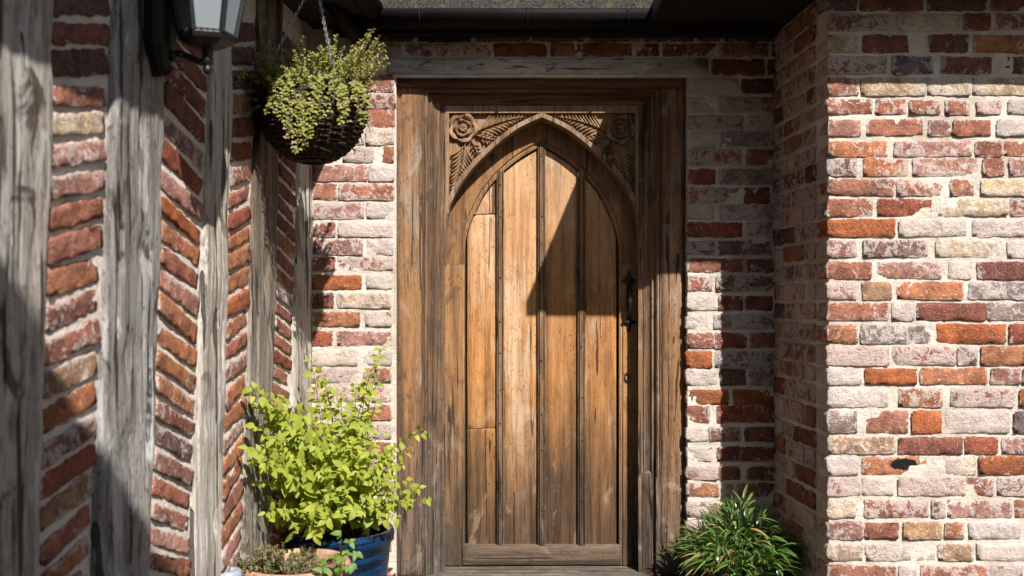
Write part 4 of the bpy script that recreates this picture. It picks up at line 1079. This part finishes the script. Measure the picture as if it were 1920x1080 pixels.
# trails over the front
for (x, y) in ((541,262),(556,286),(570,280),(575,262),(548,240),(562,238),(530,232),(590,228),(512,214),(640,238),(676,232),(455,160),(600,220),(585,246),(500,212),(555,214),(615,216),(650,226),(690,222),(545,252),(566,268)):
    tip = P(x, y, TB+.20+rn_.uniform(-.02, .02)); b = Vector((lerp(tip.x, bc.x, .25)+rn_.uniform(-.03, .03), bc.y-rn_.uniform(.04, .13), bc.z+rn_.uniform(.0, .05))); mid = Vector((tip.x+rn_.uniform(-.03, .03), tip.y-rn_.uniform(-.01, .03), bc.z+rn_.uniform(.0, .10)))
    ms.tube([bez(b, mid, tip, k/8) for k in range(9)], .0012, 4)
    L = (tip-b).length; n = int(L/.0058)
    for k in range(n):
        t = .15+.85*(k+.5)/n; p = bez(b, mid, tip, t)+Vector((rn_.uniform(-.012, .012), rn_.uniform(-.008, .004), rn_.uniform(-.006, .006)))
        for sg in (-1, 1): addleaf(mb if rn_.random() > .12 else mp, p, Vector((sg*rn_.uniform(.3, 1), rn_.uniform(-.6, .2), rn_.uniform(-.8, .4))), Vector((rn_.uniform(-.3, .6), -.8, rn_.uniform(.1, .9))), shp, rn_.uniform(.7, 1.3))
mb.build('foliage', M['basket_leaf'], plant, kind='stuff'); mp.build('dry_foliage', M['basket_pink'], plant, kind='stuff'); ms.build('stems', M['twig'], plant, kind='stuff')

# ------------------------------------------------------------------ pots
def pot(name, label, c, rim, foot, hgt, mat, lip=.02, wob_=.0, soil=True):
    o = thing(name, label, 'pot', (c.x, c.y, 0)); q = MB(); base = Vector((c.x, c.y, 0))
    pr = [(.001, .0), (foot, .0), (foot*1.02, .01)]
    for k in range(1, 9): pr.append((lerp(foot, rim-lip*.5, (k/9)**.85), hgt*k/10))
    pr += [(rim-lip*.45, hgt*.885), (rim, hgt*.90), (rim+.002, hgt*.96), (rim-.004, hgt), (rim-.016, hgt), (rim-.022, hgt*.95), (rim-.03, hgt*.80)]
    q.lathe(base, pr, 48, wob_); q.build('body', mat, o, smooth=True)
    q = MB(); q.lathe(base, [(.001, hgt*.87), (rim*.5, hgt*.875), (rim-.024, hgt*.865)], 30); q.build('soil', M['soil'], o, smooth=True)
    return o
bp_ = P(640, 990, .34); pot('blue_pot', 'glossy dark blue glazed pot holding the lime green shrub', bp_, .196, .135, bp_.z, M['glaze'])
tp_ = P(553, 1052, .76); pot('terracotta_pot', 'round terracotta pot of thyme in front of the blue pot', tp_, .182, .12, tp_.z, M['terracotta'], .03)
rp_ = P(1392, 1082, .26); pot('clay_pot', 'dark clay pot in the corner under the grassy plant', rp_, .205, .15, rp_.z, M['dark_clay'])
wp_ = P(428, 1068, .98); pot('pale_pot', 'small pale glazed pot at the foot of the timber wall', wp_, .040, .03, wp_.z, M['pale_pot'])

# ------------------------------------------------------------------ lime green shrub
shrub = thing('shrub', 'lime green leafy shrub growing in the blue pot', 'shrub', (bp_.x, bp_.y, bp_.z-.05))
rs = random.Random(5)
st_tips = [(716,648,.30),(704,676,.34),(690,715,.34),(600,690,.33),(583,676,.30),(612,720,.38),(668,722,.38),(474,726,.46),(492,740,.42),(512,752,.45),(535,748,.40),(560,745,.36),(640,742,.40),
  (794,806,.32),(770,838,.36),(756,870,.40),(800,935,.36),(784,915,.42),(768,945,.46),(742,968,.50),(716,975,.52),(468,842,.46),(478,870,.52),(492,905,.56),(505,940,.58),(520,978,.62),(548,1004,.64),(588,1000,.66),
  (612,975,.68),(640,962,.66),(668,960,.64),(690,930,.60),(650,915,.66),(610,925,.68),(570,945,.68),(545,915,.64),(530,870,.60),(565,880,.66),(600,880,.70),(640,870,.68),(675,880,.64),(708,890,.58),(735,900,.52),
  (520,820,.54),(552,835,.62),(590,835,.66),(628,832,.66),(662,838,.62),(696,845,.56),(726,855,.48),(545,785,.50),(580,795,.58),(615,790,.58),(650,795,.56),(686,800,.50),(716,815,.42),(600,755,.46),(660,765,.46),(700,770,.40),(740,840,.40),(470,735,.50),(486,762,.52),(505,790,.52),(475,860,.54),(488,835,.52),(500,870,.58),(515,905,.62),(500,960,.64),(530,960,.68),(560,970,.70),(590,955,.72),(528,800,.56),(508,835,.58),(480,800,.5),(730,930,.54),(705,950,.58),(760,900,.46)]
shp_l = [leaf_shape(1.0, w_, f_, d_, 6) for (w_, f_, d_) in ((.52, .22, .18), (.60, .16, .28), (.48, .30, .10), (.56, .10, .40))]
leaves = []; stems = MB()
root = Vector((bp_.x, bp_.y, bp_.z-.04))
for (x, y, t) in st_tips:
    kx = (960-x)/1867; t = max(t, (4.06*kx-.78)/(kx+.0615)+.02)
    tip = P(x, y, t+rs.uniform(-.03, .03)); b = root+Vector((rs.uniform(-.06, .06), rs.uniform(-.06, .06), 0))
    up = max(.06, (tip.z-b.z)*.55+.10)
    mid = Vector((lerp(b.x, tip.x, .45), lerp(b.y, tip.y, .5), b.z+up+(.05 if tip.z < b.z+.1 else 0)))
    stems.tube([bez(b, mid, tip, k/9) for k in range(10)], [.0034-.0026*k/9 for k in range(10)], 5)
    L = sum((bez(b, mid, tip, (k+1)/10)-bez(b, mid, tip, k/10)).length for k in range(10)); n = max(4, int(L/.036))
    for k in range(n+1):
        tt = .28+.72*(k+.25)/n
        if tt > 1: tt = 1
        p = bez(b, mid, tip, tt); d = bezd(b, mid, tip, tt).normalized(); s1 = Quaternion(d, rs.uniform(0, 3.14)) @ d.orthogonal().normalized()
        for sg in (-1, 1):
            if rs.random() < .20: continue
            out_ = (s1*sg*.9+d*rs.uniform(.2, .7)+UZ*rs.uniform(-.75, .1)+Vector((0, -.25, 0))).normalized()
            nr = Vector((.25, -.75, .65))+Vector((rs.uniform(-.7, .7), rs.uniform(-.5, .5), rs.uniform(-.6, .6)))
            size = rs.uniform(.026, .062)*(1.12-.52*max(0, tt-.5)*2*(1 if tip.z > b.z+.15 else .55))
            pp = p+out_*.004
            leaves.append((pp, frame_of(out_, nr), size, rs.randrange(4)))
# leaves nearest the viewer are single objects, the rest one mass
def infront(l): return -(l[0]-cam.location).length+l[2]*1.5
leaves.sort(key=infront, reverse=True)
meshes = []
for (V, Fc) in shp_l:
    me = bpy.data.meshes.new('leaf'); me.from_pydata(V, [], Fc); me.materials.append(M['lime_leaf']); me.polygons.foreach_set('use_smooth', [True]*len(me.polygons)); me.update(); meshes.append(me)
so3 = Vector(shrub['_o'])
for (p, m, s_, k) in leaves[:300]:
    o = bpy.data.objects.new('leaf', meshes[k]); COL.objects.link(o); o.parent = shrub
    mm4 = (m*s_).to_4x4(); mm4.translation = p-so3; o.matrix_local = mm4
mb = MB()
for (p, m, s_, k) in leaves[300:]:
    V, Fc = shp_l[k]; mb.add([p+m @ (Vector(v)*s_) for v in V], Fc)
mb.build('foliage', M['lime_leaf'], shrub, smooth=True, kind='stuff')
stems.build('stems', M['twig'], shrub, smooth=True, kind='stuff')

# ------------------------------------------------------------------ thyme
thyme = thing('thyme_plant', 'low brownish green thyme in the terracotta pot', 'plant', (tp_.x, tp_.y, tp_.z-.04))
mb, ms, mp = MB(), MB(), MB(); rt_ = random.Random(9); tips = []
for k in range(150):
    a = rt_.uniform(0, 6.283); r_ = .17*math.sqrt(rt_.random())
    px_ = -.03 if r_ > .1 else 0
    tips.append(Vector((tp_.x-.045+r_*math.cos(a)*1.05, tp_.y+r_*math.sin(a)*.9, tp_.z+rt_.uniform(-.02, .035)+(.02 if math.cos(a) < 0 else -.015))))
for k in range(46):
    tips.append(P(rt_.uniform(440, 530), rt_.uniform(1020, 1085), .80+rt_.uniform(0, .12)))
sprigs(mb, ms, tips, lambda tp: Vector((lerp(tp_.x-.02, tp.x, .6), lerp(tp_.y, tp.y, .6), tp_.z-.045)), .0065, leaf_shape(.010, .0055, .3, .1, 2), 1.0, rt_, pink=mp)
mb.build('foliage', M['thyme_leaf'], thyme, kind='stuff'); mp.build('dry_foliage', M['basket_pink'], thyme, kind='stuff'); ms.build('stems', M['twig'], thyme, kind='stuff')
# self sown seedling at the pot rim
sdl = thing('seedling', 'small green seedling hanging over the terracotta rim', 'plant', P(650, 1040, .86)); rt_ = random.Random(4); mb = MB(); ms = MB()
for (x, y) in ((640,1000),(655,1015),(668,1035),(650,1030),(640,1045),(662,1056),(632,1062),(612,1052),(605,1068),(625,1046),(648,1062)):
    p = P(x, y, .90+rt_.uniform(-.02, .02)); b = P(638, 1040, .86); ms.tube([b, (b+p)/2+UZ*.01, p], .0012, 4)
    for k in range(4): addleaf(mb, p, Vector((rt_.uniform(-1, 1), rt_.uniform(-.6, .2), rt_.uniform(-1, .3))), Vector((.2, -.8, .6)), shp_l[k], rt_.uniform(.020, .036))
mb.build('foliage', leaf_mat('fresh_leaf', (.10, .20, .03), (.20, .32, .06), .35), sdl, smooth=True, kind='stuff'); ms.build('stem', M['twig'], sdl)

# ------------------------------------------------------------------ grassy plant by the wing
gp_ = thing('grassy_plant', 'dense dark green grassy plant in the corner beside the door', 'plant', (rp_.x, rp_.y, rp_.z-.05))
rg = random.Random(14); mb, md = MB(), MB(); gc = Vector((rp_.x, rp_.y, rp_.z+.085))
for k in range(1100):
    a = rg.uniform(0, 6.283); r_ = .19*math.sqrt(rg.random()); b = gc+Vector((r_*math.cos(a)*1.05, r_*math.sin(a)*.95, rg.uniform(-.10, .19)*(1.2-r_/.19)))
    el = rg.uniform(.1, 1.4)*(1.15-.5*r_/.19); d = Vector((math.cos(a+rg.uniform(-.9, .9))*math.cos(el), math.sin(a+rg.uniform(-.9, .9))*math.cos(el), math.sin(el)))
    L = rg.uniform(.055, .135)*(1.0+.18*math.cos(a-2.2)); W = rg.uniform(.0085, .0135); sag = rg.uniform(.3, .95); V = []; side_ = d.cross(UZ).normalized(); tw = rg.uniform(-.5, .5)
    side_ = (side_+d.cross(side_)*tw).normalized(); ns = 6
    for i in range(ns+1):
        t = i/ns; p = b+d*L*t-UZ*(sag*L*t*t*.6); ww = W*.5*(1-t**2.6)*(.55+.45*min(1, t*4))+.0002; up_ = side_.cross(d).normalized()
        V += [p-side_*ww+up_*ww*.35, p, p+side_*ww+up_*ww*.35]
    f = []
    for i in range(ns): k_ = i*3; f += [(k_, k_+1, k_+4, k_+3), (k_+1, k_+2, k_+5, k_+4)]
    (md if rg.random() < .09 else mb).add(V, f)
mb.build('blades', M['grass_leaf'], gp_, smooth=True, kind='stuff'); md.build('dry_blades', M['dry_leaf'], gp_, smooth=True, kind='stuff')

# ------------------------------------------------------------------ unseen leafy block added behind the viewer to shade the left wall foot
hz = H+2.72; rh = random.Random(2); mb = MB()
def htop(x): return hz+.10*nz(x, 0, 0, .9)+.04*nz(x, 3, 0, 4)
V = []; nn = 50
for i in range(nn+1):
    x = -.75+2.2*i/nn; h = htop(x)-.02; V += [(x, -4.77, 0), (x, -4.75, h-.06), (x, -4.79, h), (x, -5.6, h), (x, -5.7, 0)]
core = MB().add(V, [(i*5+k, i*5+k+1, (i+1)*5+k+1, (i+1)*5+k) for i in range(nn) for k in range(4)])
lsh = leaf_shape(.05, .03, .2, .2, 2)
for k in range(2200):
    x = rh.uniform(-.8, 1.5); h = htop(x)
    if rh.random() < .5: p = Vector((x, -4.75+rh.uniform(-.04, .03), rh.uniform(.05, h-.05)))
    else: p = Vector((x, rh.uniform(-5.6, -4.74), h+rh.uniform(-.09, .0)))
    addleaf(mb, p, Vector((rh.uniform(-1, 1), rh.uniform(-.3, 1), rh.uniform(-.4, 1))), Vector((rh.uniform(-.6, .6), .5, .7)), lsh, rh.uniform(.8, 1.5))
mb.add(core.v, core.f)
h_ = mb.build('shade_hedge', M['shade_hedge_leaf'], None, org=(.5, -5.5, 0), kind='stuff'); tag(h_, 'unseen leafy block added behind the viewer to cast shade', 'shade_hedge')

for o in bpy.data.objects:
    if '_o' in o: del o['_o']
